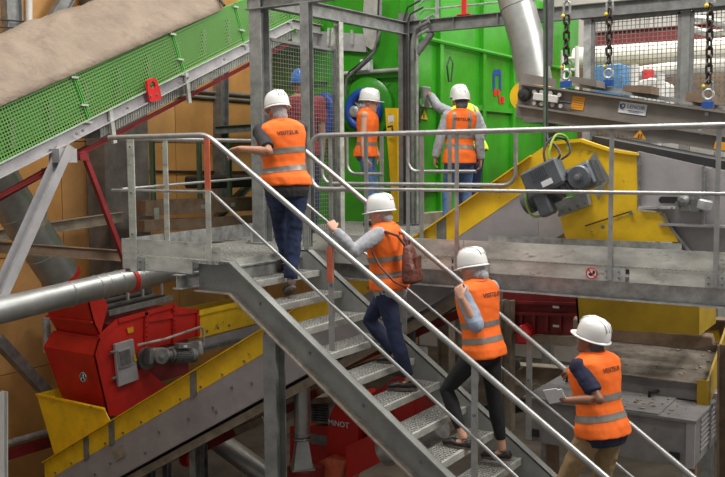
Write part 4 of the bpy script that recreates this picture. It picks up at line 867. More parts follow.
# top rim with grille bars
tr=thing('roller_deck','row of dark bars on top of the red machine','deck',(-9.3,8.6,-1.0))
for i in range(6): MB().bar(V(V((-9.452,8.307,-1.223)))+V((-i*.17,0,.05)),V(V((-9.452,9.513,-1.169)))+V((-i*.17,0,.05)),.06,.07).build('bar','charcoal' if i%2 else 'galv_dark',tr)
for i in range(3): 
    q=V((V((-9.609,8.814,-1.072)),V((-9.609,9.097,-1.067)),V((-9.609,9.471,-1.087)))[i]); MB().bar(q,q+ZU*.22,.03,.03,(0,1,0)).build('prong','galv',tr)
# panel ribs on the lit side
for a,b in ((V((-9.379,8.928,-1.239)),V((-9.379,8.906,-1.805))),(V((-9.379,9.479,-1.188)),V((-9.379,9.458,-1.774))),(V((-9.379,9.976,-1.363)),V((-9.379,9.963,-1.756)))):
    MB().bar(a,b,.06,.03,(1,0,0)).build('panel_rib','red',rm)
for a,b in ((V((-9.379,8.961,-1.358)),V((-9.379,9.452,-1.375))),(V((-9.379,8.414,-1.287)),V((-9.379,9.457,-1.222))),(V((-9.379,9.494,-1.337)),V((-9.379,9.976,-1.370)))):
    MB().bar(a,b,.06,.03,(1,0,0)).build('panel_rib','red',rm)
bolts([V(V((-9.358,8.908,-1.235)))+V((0,0,-.07*i)) for i in range(7)]+[V(V((-9.358,9.456,-1.227)))+V((0,0,-.07*i)) for i in range(6)],(1,0,0),.014,.012,'bolts',rm,'dark_red')
dr=MB().prism(fx(V((-9.384,8.310,-1.586)),V((-9.384,8.641,-1.567)),V((-9.384,8.719,-2.152)),V((-9.384,8.356,-2.180))),(.05,0,0)).build('inspection_door','grey_paint',rm,bevel=.006,label='grey inspection door with a dark window')
MB().prism(fx(V((-9.327,8.334,-1.666)),V((-9.327,8.566,-1.660)),V((-9.327,8.602,-1.910)),V((-9.327,8.367,-1.926))),(.02,0,0)).build('window_frame','grey_paint',dr,bevel=.005)
MB().prism(fx(V((-9.306,8.349,-1.694)),V((-9.306,8.527,-1.685)),V((-9.306,8.556,-1.878)),V((-9.306,8.376,-1.891))),(.012,0,0)).build('window_grille','galv_dark',dr)
MB().prism(fx(V((-9.327,8.616,-1.787)),V((-9.327,8.661,-1.789)),V((-9.327,8.676,-1.883)),V((-9.327,8.630,-1.881))),(.006,0,0)).build('yellow_label','label_yellow',dr)
for p in (V((-9.348,8.282,-1.686)),V((-9.348,8.302,-2.046))): MB().lathe(p,(0,1,0),[(.02,-.05),(.02,.03)],8).build('hinge','galv_dark',dr)
MB().prism(fx(V((-9.379,8.570,-1.409)),V((-9.379,8.679,-1.405)),V((-9.379,8.685,-1.483)),V((-9.379,8.585,-1.488))),(.004,0,0)).build('orange_sticker','orange_label',rm)
em=MB().lathe(V((-9.568,7.950,-1.987)),(0,-1,.1),[(.072,0),(.072,.004)],24).build('round_emblem','print_black',rm,label='round black emblem with a pale mark')
ce=V(V((-9.559,7.942,-1.984))); MB().bar(ce+V((-.03,0,-.04)),ce+V((0,0,.045)),.004,.014,(0,1,0)).bar(ce+V((.03,0,-.04)),ce+V((0,0,.045)),.004,.014,(0,1,0)).bar(ce+V((-.018,0,-.012)),ce+V((.018,0,-.012)),.004,.012,(0,1,0)).ring(ce,(0,1,0),.06,.004,24,6).build('emblem_mark','label_white',em)
tag(MB().tube([V((-9.191,8.585,-1.628)),V((-9.191,9.094,-1.633)),V((-9.191,9.810,-1.576)),V((-9.191,9.873,-1.617)),V((-9.191,9.886,-1.859))],.018,8).build('hand_bar','galv_pale',smooth=True),'thin pale bar bent in front of the red panels','bar')
gearmotor('grey gear motor on the red machine above the yellow conveyor edge',V(V((-9.170,8.892,-1.836))),(.25,.92,-.12),(.85,-.45,.1),.85,'galv_dark')
tag(MB().lathe(V((-9.379,8.884,-1.886)),(1,0,0),[(.16,0),(.16,.05)],20).build('motor_flange','galv_dark'),'dark round flange behind the grey gear motor','flange')
# conveyor running back from the red machine
bcv=thing('cross_conveyor','conveyor with yellow guard and grey frame running back from the red machine','conveyor',(-9,9.8,-1.4))
MB().prism(fx(V((-9.379,9.995,-1.426)),V((-9.379,11.489,-1.416)),V((-9.379,11.479,-1.779)),V((-9.379,9.983,-1.790))),(-.02,0,0)).build('yellow_guard','yellow',bcv)
MB().bar(V((-9.358,9.973,-1.406)),V((-9.358,11.463,-1.394)),.08,.03,(1,0,0)).build('guard_flange','yellow',bcv)
MB().prism(fx(V((-9.400,9.196,-1.832)),V((-9.400,11.504,-1.802)),V((-9.400,11.498,-2.018)),V((-9.400,9.189,-2.034))),(-.02,0,0)).build('frame_side','machine_grey',bcv)
MB().ibeam(V((-9.348,9.338,-1.969)),V((-9.348,10.884,-1.973)),.06,.06,.01).build('lower_chord','galv_dark',bcv)
bolts([V(p) for p in (V((-9.369,10.151,-1.710)),V((-9.369,10.399,-1.704)),V((-9.369,10.654,-1.705)))],(1,0,0),.02,.015,'bolts',bcv)
tag(MB().prism(fx(V((-10.027,10.000,-1.452)),V((-10.027,11.959,-1.460)),V((-10.027,11.952,-1.738)),V((-10.027,9.990,-1.731))),(-.1,0,0)).build('mossy_plate','yellow_deep'),'dirty yellow plate behind the red panels under the landing','plate')
tag(MB().lathe(V((-9.087,9.689,-1.843)),(0,0,1),[(.05,-.10),(.05,.05),(.03,.08)],12).build('sensor','galv',smooth=True),'small grey sensor right of the gear motor on the red machine','sensor')
# ------------------------------------------------------------------ low level: under the stairs
mn=thing('blower_unit','red blower unit with pale lettering below the stairs','machine',(-6.2,8.9,-3))
MY=8.72
def fy(y,*pts): return [V(p) for p in pts]
arcp=[V((-6.172,8.720,-2.865)),V((-6.151,8.720,-2.367)),V((-6.105,8.720,-2.176)),V((-6.030,8.720,-2.043)),V((-5.929,8.720,-1.956)),V((-5.815,8.720,-1.928)),V((-5.731,8.720,-2.037)),V((-5.705,8.720,-2.237)),V((-5.710,8.720,-2.780))]
MB().prism([V(p) for p in arcp],(0,.55,0)).build('scroll_front','red',mn,smooth=True)
MB().prism([V((-5.882,8.950,-2.064)),V((-5.334,8.950,-1.676)),V((-5.105,8.950,-1.577)),V((-5.068,8.950,-2.374)),V((-5.875,8.950,-2.879))],(0,.5,0)).build('fan_side','red',mn)
MB().prism([V((-5.841,8.930,-2.152)),V((-5.726,8.930,-2.062)),V((-5.701,8.930,-2.424)),V((-5.816,8.930,-2.504))],(0,.03,0)).build('grey_window','grey_paint',mn)
MB().prism([V((-5.707,8.900,-2.003)),V((-5.400,8.900,-1.841)),V((-5.376,8.900,-2.315)),V((-5.683,8.900,-2.523))],(0,.05,0)).build('fan_cover','red',mn)
MB().lathe(V((-5.499,8.900,-2.287)),(0,-1,0),[(.16,0),(.17,.05),(.14,.1),(.06,.12)],22).build('fan_inlet','dark_red',mn,smooth=True)
MB().prism([V((-5.797,8.600,-2.472)),V((-5.089,8.600,-2.099)),V((-5.064,8.600,-2.417)),V((-5.801,8.600,-2.882))],(0,.6,0)).build('base_box','red',mn)
MB().prism([V((-6.256,8.550,-2.780)),V((-6.050,8.550,-2.646)),V((-5.779,8.550,-2.634)),V((-5.970,8.550,-3.141)),V((-6.263,8.550,-3.200))],(0,.5,0)).build('lower_hood','orange_paint',mn,label='faded orange lower hood')
MB().prism([V((-7.002,9.100,-2.548)),V((-6.403,9.100,-2.454)),V((-6.416,9.100,-3.412)),V((-7.020,9.100,-3.534))],(0,.3,0)).build('rear_box','red',mn)
MB().prism([V((-6.692,9.090,-2.588)),V((-6.413,9.090,-2.582)),V((-6.415,9.090,-2.710)),V((-6.694,9.090,-2.718))],(0,.02,0)).build('grey_stripe','galv_dark',mn)
MB().prism([V((-6.662,9.100,-2.197)),V((-6.384,9.100,-2.171)),V((-6.387,9.100,-2.426)),V((-6.666,9.100,-2.457))],(0,.3,0)).build('vent_box','galv_dark',mn)
gv=MB()
for i in range(7): gv.bar(V(V((-6.632,9.080,-2.214)))+V((0,0,-.032*i)),V(V((-6.386,9.080,-2.192)))+V((0,0,-.032*i)),.02,.008)
gv.build('vent_slats','charcoal',mn,stuff=True)
MB().prism([V((-6.656,9.050,-2.133)),V((-6.287,9.050,-2.044)),V((-6.288,9.050,-2.133)),V((-6.657,9.050,-2.198))],(0,.35,0)).build('vent_lid','beige',mn)
text('MiNOT',V((-5.976,8.710,-2.264)),(1,0,0),(0,0,1),.095,'label_white','lettering',mn,bold=.02)
vp=thing('vertical_pipe','grey vertical pipe with a square funnel foot under the stair','pipe',V((-6.219,8.300,-2.748)))
MB().tube([V((-6.203,8.300,-1.744)),V((-6.212,8.300,-2.339))],.095,20).build('pipe_shell','duct',vp,smooth=True)
MB().ring(V((-6.213,8.300,-2.363)),(0,0,1),.10,.014,22,6).ring(V((-6.212,8.300,-2.315)),(0,0,1),.10,.014,22,6).build('coupling','duct',vp,smooth=True)
c0=V(V((-6.213,8.300,-2.387))); c1=V(V((-6.218,8.300,-2.700)))
X1=V((1,0,0)); Y1=V((0,1,0))
MB().loft([(c0,X1,Y1,.095,.095),(c1,X1,Y1,.16,.16),(c1-ZU*.0,X1,Y1,.19,.19),(c1-ZU*.02,X1,Y1,.19,.19)],4,2).build('funnel','duct',vp)
MB().box(c1.x-.17,c1.x+.17,8.15,8.5,-3.9,c1.z-.02).build('red_foot','dark_red',vp)
# lower ducts and bars
tag(MB().tube([V((-8.443,9.200,-2.940)),V((-7.260,9.200,-3.425))],.15,20).build('lower_duct','duct',smooth=True),'old grey duct slanting on the floor under the yellow conveyor','duct')
tag(MB().bar(V((-8.466,8.900,-3.087)),V((-7.200,8.900,-2.396)),.06,.10).build('red_bar','dark_red'),'dark red bar slanting under the yellow conveyor left of the column','bar')
tag(MB().bar(V((-7.700,8.850,-2.673)),V((-7.226,8.850,-2.427)),.05,.09).build('pale_bar','beige'),'pale stretch of bar beside the dark red bar','bar')
tag(MB().bar(V((-6.737,8.600,-2.203)),V((-6.191,8.600,-1.880)),.06,.09).build('red_bar','dark_red'),'dark red bar right of the grey support column','bar')
tag(MB().bar(V((-6.817,8.700,-2.341)),V((-6.537,8.700,-2.173)),.06,.08).build('beige_bar','beige'),'beige bar below the dark red bar beside the vertical pipe','bar')
tag(MB().lathe(V((-8.406,8.700,-3.117)),(.6,-.3,.2),[(.10,-.12),(.11,0),(.08,.12)],16).build('red_drum','red',smooth=True),'small red drum hanging under the yellow conveyor','drum')
for i,(x,y) in enumerate(((151,462),(203,452),(167,470))):
    q=V((V((-9.231,8.800,-3.334)),V((-8.243,8.800,-3.021)),V((-8.923,8.800,-3.393)))[i])
    tag(MB().ibeam((q.x,q.y,FZ),(q.x,q.y,q.z+.1),.09,.09,.01,(0,1,0)).build('low_post','galv_dark'),['left short post under the yellow conveyor','short post beside the lower duct','short post left of the red drum'][i],'post')
# clutter below the walkway behind the climbers
def bm(label,a,b,w,h,m,name='frame_beam',I=True,cat='beam'):
    mb=MB(); (mb.ibeam(a,b,h,w,.014) if I else mb.bar(a,b,w,h)); return tag(mb.build(name,m),label,cat)
bm('dusty upright beam behind the climber with the backpack',V((-4.796,9.200,-0.748)),V((-4.795,9.200,-2.277)),.15,.15,'beige')
bm('second dusty upright beam, right of the climber with the backpack',V((-4.791,9.600,-0.802)),V((-4.788,9.600,-2.012)),.14,.14,'beige')
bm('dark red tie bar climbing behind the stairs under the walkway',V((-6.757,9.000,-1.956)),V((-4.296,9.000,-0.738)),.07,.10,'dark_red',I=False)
bm('beige beam rising below the walkway behind the stairs',V((-5.291,8.950,-1.104)),V((-4.394,8.950,-0.538)),.16,.2,'beige')
bm('dark beam behind the legs of the climber in black trousers',V((-5.763,9.500,-1.770)),V((-4.006,9.500,-1.462)),.12,.12,'galv_dark')
bm('tall grey channel behind the legs of the climber with the backpack',V((-5.061,8.900,-0.728)),V((-5.063,8.900,-1.329)),.04,.06,'galv_dark')
bm('pale upright behind the far handrail post',V((-4.027,9.200,-0.688)),V((-4.017,9.200,-2.154)),.12,.12,'beige')
bm('dark rail on the ground beyond the stairs',V((-5.224,9.600,-2.323)),V((-3.801,9.600,-1.898)),.12,.14,'charcoal')
tag(MB().obox(V((-4.916,8.800,-1.295)),V((1,0,0)),V((0,1,0)),ZU,.16,.12,.12).build('white_box','white_paint',bevel=.02),'small white junction box behind the stairs','electrical box')
gp=duct('floor_duct','dull silver ribbed duct lying below the stair treads',[V((-5.323,8.700,-2.490)),V((-4.609,8.700,-2.050))],.17,'galv',(.2,.4,.6,.8))
tag(MB().ball(V((-4.205,8.500,-1.440)),.15,1,1,1.1,20,12).build('round_float','galv',smooth=True),'round grey tank end behind the climber in black trousers','tank')
# dark red container
rc=thing('red_container','dark red slatted container below the walkway','container',V((-3.691,9.300,-1.007)))
MB().prism([V((-4.132,9.300,-0.619)),V((-3.222,9.300,-0.606)),V((-3.217,9.300,-1.027)),V((-4.129,9.300,-1.095))],(0,1.2,0)).build('body','dark_red',rc)
for a,b in ((V((-4.122,9.280,-0.729)),V((-3.214,9.280,-0.678))),(V((-4.122,9.280,-0.853)),V((-3.213,9.280,-0.796)))): MB().bar(a,b,.04,.03).build('slat','dark_red',rc)
for i in range(4): q=V((V((-3.906,9.280,-0.835)),V((-3.754,9.280,-0.821)),V((-3.604,9.280,-0.809)),V((-3.457,9.280,-0.796)))[i]); MB().bar(q,q-ZU*.2,.04,.03,(0,1,0)).build('stake','dark_red',rc)
for p in (V((-3.495,9.260,-0.731)),V((-3.493,9.260,-0.938))): MB().obox(p,X1,Y1,ZU,.07,.01,.025).build('label_strip','label_white',rc)
bm('pale sill beam under the dark red container',V((-4.106,9.250,-1.130)),V((-3.275,9.250,-1.078)),.1,.10,'beige',I=False)
tag(MB().prism([V((-3.899,9.100,-0.973)),V((-3.830,9.100,-0.933)),V((-3.736,9.100,-1.023)),V((-3.747,9.100,-1.144)),V((-3.898,9.100,-1.149))],(0,.25,0)).build('red_jerrycan','sign_red',bevel=.02),'bright red can in front of the dark red container','can')
# grey table machine at lower right
tm=thing('grey_hopper_machine','dusty grey sheet metal machine with a flat lid at lower right','machine',V((-2.493,8.000,-1.601)))
TY=8.0
a=V(V((-3.320,8.000,-1.399))); b=V(V((-1.760,8.000,-1.410))); a.z=b.z=-1.41
dB=1.25
MB().box(a.x,b.x,TY,TY+dB,-1.83,-1.425).build('body','table_grey',tm)
MB().box(a.x-.01,b.x+.02,TY-.02,TY+dB,-1.425,-1.40).build('lid','table_grey',tm)
MB().box(a.x+.35,b.x-.30,TY-.012,TY+.75,-1.40,-1.385).build('lid_plate','table_grey',tm)
MB().box(b.x-.06,b.x+.012,TY-.015,TY+.01,-1.83,-1.42).build('corner_post','machine_grey',tm)
for x in (a.x+.1,b.x-.15): MB().box(x,x+.1,TY+.3,TY+.4,FZ,-1.83).build('under_frame','brown',tm)
for x,y,lab in ((V((-2.250,8.585,-1.385))[0],V((-2.250,8.585,-1.385))[1],''),(V((-3.121,8.742,-1.385))[0],V((-3.121,8.742,-1.385))[1],'')):
    MB().tube([(x-.03,y-.07,-1.385),(x-.03,y-.07,-1.34),(x+.03,y+.07,-1.34),(x+.03,y+.07,-1.385)],.018,8).build('lid_handle','black',tm,smooth=True)
for px_ in (V((-3.218,7.980,-1.711)),V((-1.917,7.980,-1.747))): MB().obox((px_[0],7.985,-1.74),X1,Y1,ZU,.09,.02,.07).build('hinge','black',tm)
lo=MB()
for i in range(7): lo.box(b.x+.004,b.x+.012,TY+.25,TY+.85,-1.75+.045*i,-1.73+.045*i)
lo.build('louvre','machine_grey',tm,stuff=True)
st2=thing('hopper_step','raised dusty grey ledge on the back of the grey machine','ledge',(-2.3,8.9,-1.3))
p0=V(V((-3.205,8.620,-1.216))); p1=V(V((-1.952,8.620,-1.143)))
MB().box(-2.95,-1.80,8.62,8.68,-1.385,-1.22).build('riser','table_grey',st2)
MB().prism([(-2.95,8.60,-1.22),(-1.80,8.60,-1.22),(-1.80,9.35,-1.04),(-2.95,9.35,-1.04)],(0,0,-.02)).build('sloped_top','dust',st2)
yw=thing('yellow_side_cheek','yellow cheek plate standing at the right end of the grey ledge','plate',(-1.78,8.6,-1.2))
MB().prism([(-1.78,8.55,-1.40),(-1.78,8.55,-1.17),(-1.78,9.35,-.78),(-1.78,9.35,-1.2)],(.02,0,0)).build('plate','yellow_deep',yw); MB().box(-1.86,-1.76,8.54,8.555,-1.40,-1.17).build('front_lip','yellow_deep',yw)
tag(MB().prism([V((-3.176,8.900,-0.778)),V((-2.790,8.900,-0.825)),V((-1.814,8.900,-0.828)),V((-1.794,8.900,-0.912)),V((-2.012,8.900,-0.974)),V((-2.488,8.900,-0.966)),V((-2.890,8.900,-0.977)),V((-3.184,8.900,-0.956))],(0,.06,.03)).build('baffle_board','brown',bevel=.008),'brown dusty baffle board under the yellow chute','board')
yc=thing('yellow_chute','deep yellow chute panel hanging under the walkway','chute',(-2.3,8.6,-.6))
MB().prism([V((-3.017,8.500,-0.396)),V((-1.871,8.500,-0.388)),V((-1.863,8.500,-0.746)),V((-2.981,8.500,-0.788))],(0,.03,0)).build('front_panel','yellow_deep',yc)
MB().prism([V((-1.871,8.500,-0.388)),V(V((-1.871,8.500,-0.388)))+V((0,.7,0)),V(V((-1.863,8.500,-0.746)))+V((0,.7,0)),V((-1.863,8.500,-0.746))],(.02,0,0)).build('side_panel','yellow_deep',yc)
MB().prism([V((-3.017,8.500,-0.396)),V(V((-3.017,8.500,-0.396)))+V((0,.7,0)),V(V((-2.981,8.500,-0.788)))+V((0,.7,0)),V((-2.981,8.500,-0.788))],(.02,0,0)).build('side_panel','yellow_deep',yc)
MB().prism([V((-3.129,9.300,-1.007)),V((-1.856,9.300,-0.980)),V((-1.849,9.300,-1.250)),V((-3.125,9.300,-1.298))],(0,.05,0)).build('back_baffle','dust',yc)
bm('dark upright beam at the lower right edge',V((-1.647,8.600,-0.834)),V((-1.610,8.600,-2.276)),.1,.1,'brown')
bm('brown girder at the right edge below the walkway',V((-2.036,9.600,-0.897)),V((-1.505,9.600,-0.866)),.2,.25,'brown')
bm('yellow bar at the right edge below the chute',V((-1.939,9.600,-0.888)),V((-1.850,9.600,-1.343)),.08,.1,'yellow_deep',I=False)
bm('pale grey block beam at the lower right edge',V((-1.881,8.900,-1.425)),V((-1.550,8.900,-1.418)),.2,.16,'machine_grey',I=False)
bm('dirty grey floor beam behind the grey machine',V((-4.700,10.500,-1.843)),V((-3.403,10.500,-1.782)),.2,.25,'beige')
# debris on lid and ledge
db=MB()
for i in range(90):
    if i<60: x=random.uniform(-3.0,-1.85); y=random.uniform(8.05,8.58); z=-1.385 if (x>a.x+.36 and x<b.x-.31) else -1.40
    else: x=random.uniform(-2.9,-1.85); y=random.uniform(8.65,9.3); z=-1.22+(y-8.6)*.24
    r_=random.uniform(.006,.018); db.obox((x,y,z+r_*.4),V((math.cos(i),math.sin(i),0)),V((-math.sin(i),math.cos(i),0)),ZU,r_*2,r_*1.2,r_*.8)
o=db.build('waste_debris','beige',stuff=True); o['label']='small pale scraps scattered on the grey machine lid and ledge'; o['category']='debris'
dk=MB()
for i in range(25):
    x=random.uniform(-3.0,-1.9); y=random.uniform(7.74,7.79); r_=random.uniform(.01,.035); dk.obox((x,y,.15+r_*.5-.14),V((math.cos(i),math.sin(i),.3)).normalized(),V((-math.sin(i),math.cos(i),0)),ZU,r_*2,r_,r_*.6)
o=dk.build('waste_debris','brown',stuff=True); o['label']='brown scraps caught behind the walkway toe plate'; o['category']='debris'
# ------------------------------------------------------------------ people
def remesh(mb, vox, smooth=3, disp=0, dscale=9.0, seed=0, stretch=(1,1,1)):
    bmesh.ops.recalc_face_normals(mb.b, faces=mb.b.faces)
    me=bpy.data.meshes.new('tmp'); mb.b.to_mesh(me); mb.b.free()
    o=bpy.data.objects.new('tmp',me); COL.objects.link(o)
    r=o.modifiers.new('r','REMESH'); r.mode='VOXEL'; r.voxel_size=vox; r.adaptivity=0
    if smooth: s_=o.modifiers.new('s','SMOOTH'); s_.factor=.5; s_.iterations=smooth
    dg=bpy.context.evaluated_depsgraph_get(); ev=o.evaluated_get(dg); m2=bpy.data.meshes.new_from_object(ev)
    bpy.data.objects.remove(o); bpy.data.meshes.remove(me)
    if disp:
        b=bmesh.new(); b.from_mesh(m2); b.normal_update()
        for v in b.verts:
            c=v.co; n1=noise.noise(V((c.x*stretch[0]*dscale+seed,c.y*stretch[1]*dscale,c.z*stretch[2]*dscale)))
            n2=noise.noise(V((c.x*dscale*2.3,c.y*dscale*2.3+seed,(c.z+c.x*.5)*dscale*2.6)))
            v.co=c+v.normal*disp*((1-abs(n1)*2)*.7+n2*.5)
        b.to_mesh(m2); b.free()
    return m2
def put(name, me, m, root, smooth=True, label=None):
    # meshes come in world coordinates
    p=root; org=V((0,0,0))
    while p is not None: org+=p.location; p=p.parent
    me.transform(Matrix.Translation(-org)); me.name=name
    return link(name, me, m, root, 'all' if smooth else False, label=label)
def ik(a, c, l1, l2, pole):
    a=V(a); c=V(c); d=c-a; L=min(d.length,(l1+l2)*.999); dn=d.normalized(); c=a+dn*L
    x=(l1*l1-l2*l2+L*L)/(2*L); h=math.sqrt(max(l1*l1-x*x,0)); p=V(pole); p=(p-dn*p.dot(dn)).normalized()
    return a+dn*x+p*h, c
def hand(mb, wr, d, n, curl, s, side, thumb_open=.5):
    """wr wrist, d finger direction, n palm normal (fingers curl towards n); side +1/-1: which way the thumb leaves"""
    d=V(d).normalized(); n=V(n); n=(n-d*n.dot(d)).normalized(); t=d.cross(n)*side
    P=V(wr)
    mb.loft([(P-d*.012*s,t,n,.026*s,.018*s),(P+d*.02*s,t,n,.034*s,.017*s),(P+d*.055*s,t,n,.042*s,.016*s),(P+d*.088*s,t,n,.041*s,.013*s)],12,2.6)
    for i,(off,L,r) in enumerate(((.031,.074,.0085),(.0105,.083,.0088),(-.0105,.077,.0085),(-.031,.060,.0075))):
        c=curl*(1+.12*i); p=P+d*(.082*s)+t*(off*s); pts=[p-d*.02*s,p]; rs=[r*s,r*s]; dd=d+t*(off*1.2)
        dd.normalize(); ax=dd
        ang=0
        for k,f in enumerate((.45,.31,.24)):
            ang+=c*(.8,1.0,.8)[k]; e=(dd*math.cos(ang)+n*math.sin(ang)); p=p+e*(L*f*s); pts.append(p); rs.append(r*s*(.96,.88,.72)[k])
        mb.tube(pts,rs,8); mb.ball(pts[-1],rs[-1],u=8,v=6)
    b=P+d*.022*s+t*.026*s
    e1=(d*.55+t*.75*thumb_open+n*.35).normalized(); e2=(d*.85+t*.15+n*.35*(1+curl)).normalized()
    p1=b+e1*.042*s; p2=p1+e2*.032*s; p3=p2+(e2+n*.4*curl).normalized()*.025*s
    mb.tube([b-e1*.012*s,b,p1,p2,p3],[.014*s,.0135*s,.011*s,.0095*s,.007*s],8); mb.ball(p3,.007*s,u=8,v=6)
def person(label, hip, heading, lean=(0,0), twist=0, head=(0,0), s=1.0, feet=None, hands=None, poles=None, look=None, fine=True, group=None, wide=1.0, foot_z=None):
    """hip: world point between the hip joints; heading of the pelvis in degrees; lean (forward, left) in degrees;
    twist of the shoulders; head = (world heading, pitch); feet {'L':(ankle point, heading, pitch)}; hands {'L':(wrist, dir, palm normal, curl, dir of thumb)}"""
    hip=V(hip); look=look or {}
    h=math.radians(heading); F=V((math.cos(h),math.sin(h),0)); Lf=V((-math.sin(h),math.cos(h),0))
    base=V((hip.x,hip.y,foot_z if foot_z is not None else hip.z-.93*s))
    root=thing('person',label,'person',base,group)
    U=(ZU+F*math.tan(math.radians(lean[0]))+Lf*math.tan(math.radians(lean[1]))).normalized()
    tw=math.radians(twist); sF=(F*math.cos(tw)+Lf*math.sin(tw)); sF=(sF-U*sF.dot(U)).normalized(); sL=U.cross(sF)
    pF=(F-U*F.dot(U)*.5).normalized(); pL=ZU.cross(pF).normalized()
    mid=lambda t: ((pF*(1-t)+sF*t).normalized(),(pL*(1-t)+sL*t).normalized())
    w=wide*s
    # spine samples: (height above hip, side half, fwd half, forward offset, twist t)
    def sp(u): return hip+U*((u*1.10 if u>0 else u)*s)
    SPN=[(-.10,.130,.100,-.01,0),(-.04,.165,.120,-.012,0),(.03,.165,.118,-.01,0),(.10,.148,.108,0,.2),(.17,.140,.104,.006,.4),(.25,.152,.112,.008,.6),(.33,.168,.120,.006,.8),(.40,.178,.116,0,1),(.45,.170,.098,-.008,1),(.485,.125,.076,-.014,1),(.515,.070,.060,-.012,1),(.545,.052,.055,-.004,1)]
    def rings(gs=0,gf=0,lo=-1,hi=1,wmul=1):
        out=[]
        for u,a,b,of,t in SPN:
            if u<lo-1e-6 or u>hi+1e-6: continue
            f_,l_=mid(t); out.append((sp(u)+f_*(of*s),l_,f_,a*w*wmul+gs,b*w+gf))
        return out
    vox=.0065 if fine else .009
    nb=sp(.53)-sF*.004*s
    hh=math.radians(head[0]); hp=math.radians(head[1])
    HF0=V((math.cos(hh),math.sin(hh),0)); HS=V((-math.sin(hh),math.cos(hh),0))
    HF=(HF0*math.cos(hp)+ZU*math.sin(hp)); HU=(ZU*math.cos(hp)-HF0*math.sin(hp))
    HC=nb+U*(.018*s)+HU*(.050*s)+HF*(.022*s)
    b=MB(); b.loft(rings(),22,2.3)
    # neck and head
    b.tube([sp(.48),nb,HC-HU*.06*s-HF*.012*s,HC],[.06*s,.054*s,.052*s,.05*s],14)
    hd=[(-.122,.026,.030,.060),(-.105,.044,.050,.044),(-.080,.056,.070,.024),(-.045,.063,.083,.012),(-.010,.068,.090,.006),(.025,.072,.095,.002),(.060,.073,.096,-.001),(.090,.064,.084,-.005),(.112,.044,.058,-.008),(.124,.016,.022,-.010)]
    b.loft([(HC+HU*u*s+HF*o*s,HS,HF,a*s,c*s) for u,a,c,o in hd],22,2.15)
    b.tube([HC+HF*.092*s+HU*.022*s,HC+HF*.106*s-HU*.006*s,HC+HF*.116*s-HU*.026*s,HC+HF*.100*s-HU*.034*s],[.008*s,.011*s,.0145*s,.012*s],10)
    b.tube([HC+HF*.086*s-HU*.062*s+HS*.024*s,HC+HF*.099*s-HU*.062*s,HC+HF*.086*s-HU*.062*s-HS*.024*s],[.006*s,.010*s,.006*s],8)
    b.ball(HC+HF*.082*s-HU*.105*s,.018*s,1,1,1)
    for q in (1,-1):
        b.ball(HC+HS*q*.074*s-HF*.008*s-HU*.004*s,.030*s,.8,.5,1.1,12,8,Matrix((HF,HS,HU)).transposed())
        b.tube([HC+HF*.082*s+HS*q*.012*s+HU*.036*s,HC+HF*.082*s+HS*q*.045*s+HU*.036*s],[.009*s,.007*s],8)
    arms={}; legs={}
    for sd_,q in (('L',1),('R',-1)):
        sh=sp(.435)+sL*(q*.178*w)-sF*.005*s
        wr,fd,pn,cu,th=hands[sd_]
        el,wr=ik(sh,wr,.285*s,.255*s,(poles or {}).get(sd_, -sF*.6-ZU*.6+sL*q*.4))
        arms[sd_]=(sh,el,wr,q)
        b.tube([sp(.43)+sL*(q*.10*w),sh,sh.lerp(el,.35),el,el.lerp(wr,.3),wr],[.055*s,.055*s,.046*s,.038*s,.039*s,.025*s],14); b.ball(sh,.056*s); b.ball(el,.038*s)
        hand(b,wr,fd,pn,cu,s,th)
        hj=hip+pL*(q*.090*w)-ZU*.02*s; ank,fh,fp=feet[sd_]
        kn,an=ik(hj,ank,.435*s,.425*s,F*1.0+ZU*.15+pL*q*.12)
        fh=math.radians(fh); fF=V((math.cos(fh),math.sin(fh),0)); fp=math.radians(fp); fd_=fF*math.cos(fp)-ZU*math.sin(fp); fu=ZU*math.cos(fp)+fF*math.sin(fp)
        legs[sd_]=(hj,kn,an,fd_,fu,q)
        b.tube([hj+ZU*.05*s,hj,hj.lerp(kn,.4),kn,kn.lerp(an,.3),kn.lerp(an,.75),an],[.085*w,.086*w,.074*w,.052*s,.054*s,.036*s,.033*s],14)
        heel=an-fu*.055*s-fd_*.035*s
        b.loft([(heel-fd_*.02*s,fd_.cross(fu),fu,.020*s,.018*s),(heel+fd_*.01*s,fd_.cross(fu),fu,.030*s,.030*s),(an-fu*.035*s+fd_*.03*s,fd_.cross(fu),fu,.034*s,.040*s),(an-fu*.052*s+fd_*.10*s,fd_.cross(fu),fu,.040*s,.026*s),(an-fu*.062*s+fd_*.16*s,fd_.cross(fu),fu,.036*s,.014*s)],14)
    put('body',remesh(b,vox,2),look.get('skin','skin'),root)
    # eyes
    for q in (1,-1):
        e=MB().ball(HC+HF*.083*s+HS*q*.030*s+HU*.014*s,.0125*s,u=10,v=8).build('eye','eye_white',root,smooth='all')
        MB().ball(HC+HF*.0935*s+HS*q*.030*s+HU*.014*s,.0058*s,u=8,v=6).build('iris','print_black',e,smooth='all')
    MB().tube([HC+HF*.090*s-HU*.0605*s+HS*.021*s,HC+HF*.1035*s-HU*.061*s,HC+HF*.090*s-HU*.0605*s-HS*.021*s],[.003*s,.0065*s,.003*s],8).build('lips','lip',root,smooth='all')
    if look.get('glasses'):
        g=MB()
        for q in (1,-1): g.ring(HC+HF*.108*s+HS*q*.032*s+HU*.012*s,HF,.023*s,.003*s,16,6).bar(HC+HF*.105*s+HS*q*.056*s+HU*.015*s,HC-HF*.01*s+HS*q*.077*s+HU*.018*s,.004,.006)
        g.build('glasses','charcoal',root)
    # trousers
    cv=1.0; b=MB(); b.loft(rings(.014*s,.014*s,-.11,look.get('waist',.06)),22,2.3)
    b.ball(hip-ZU*.05*s,.10*s,1.25,1.0,.9)
    loose=look.get('loose',1.0); tend=look.get('trouser_end',.93)
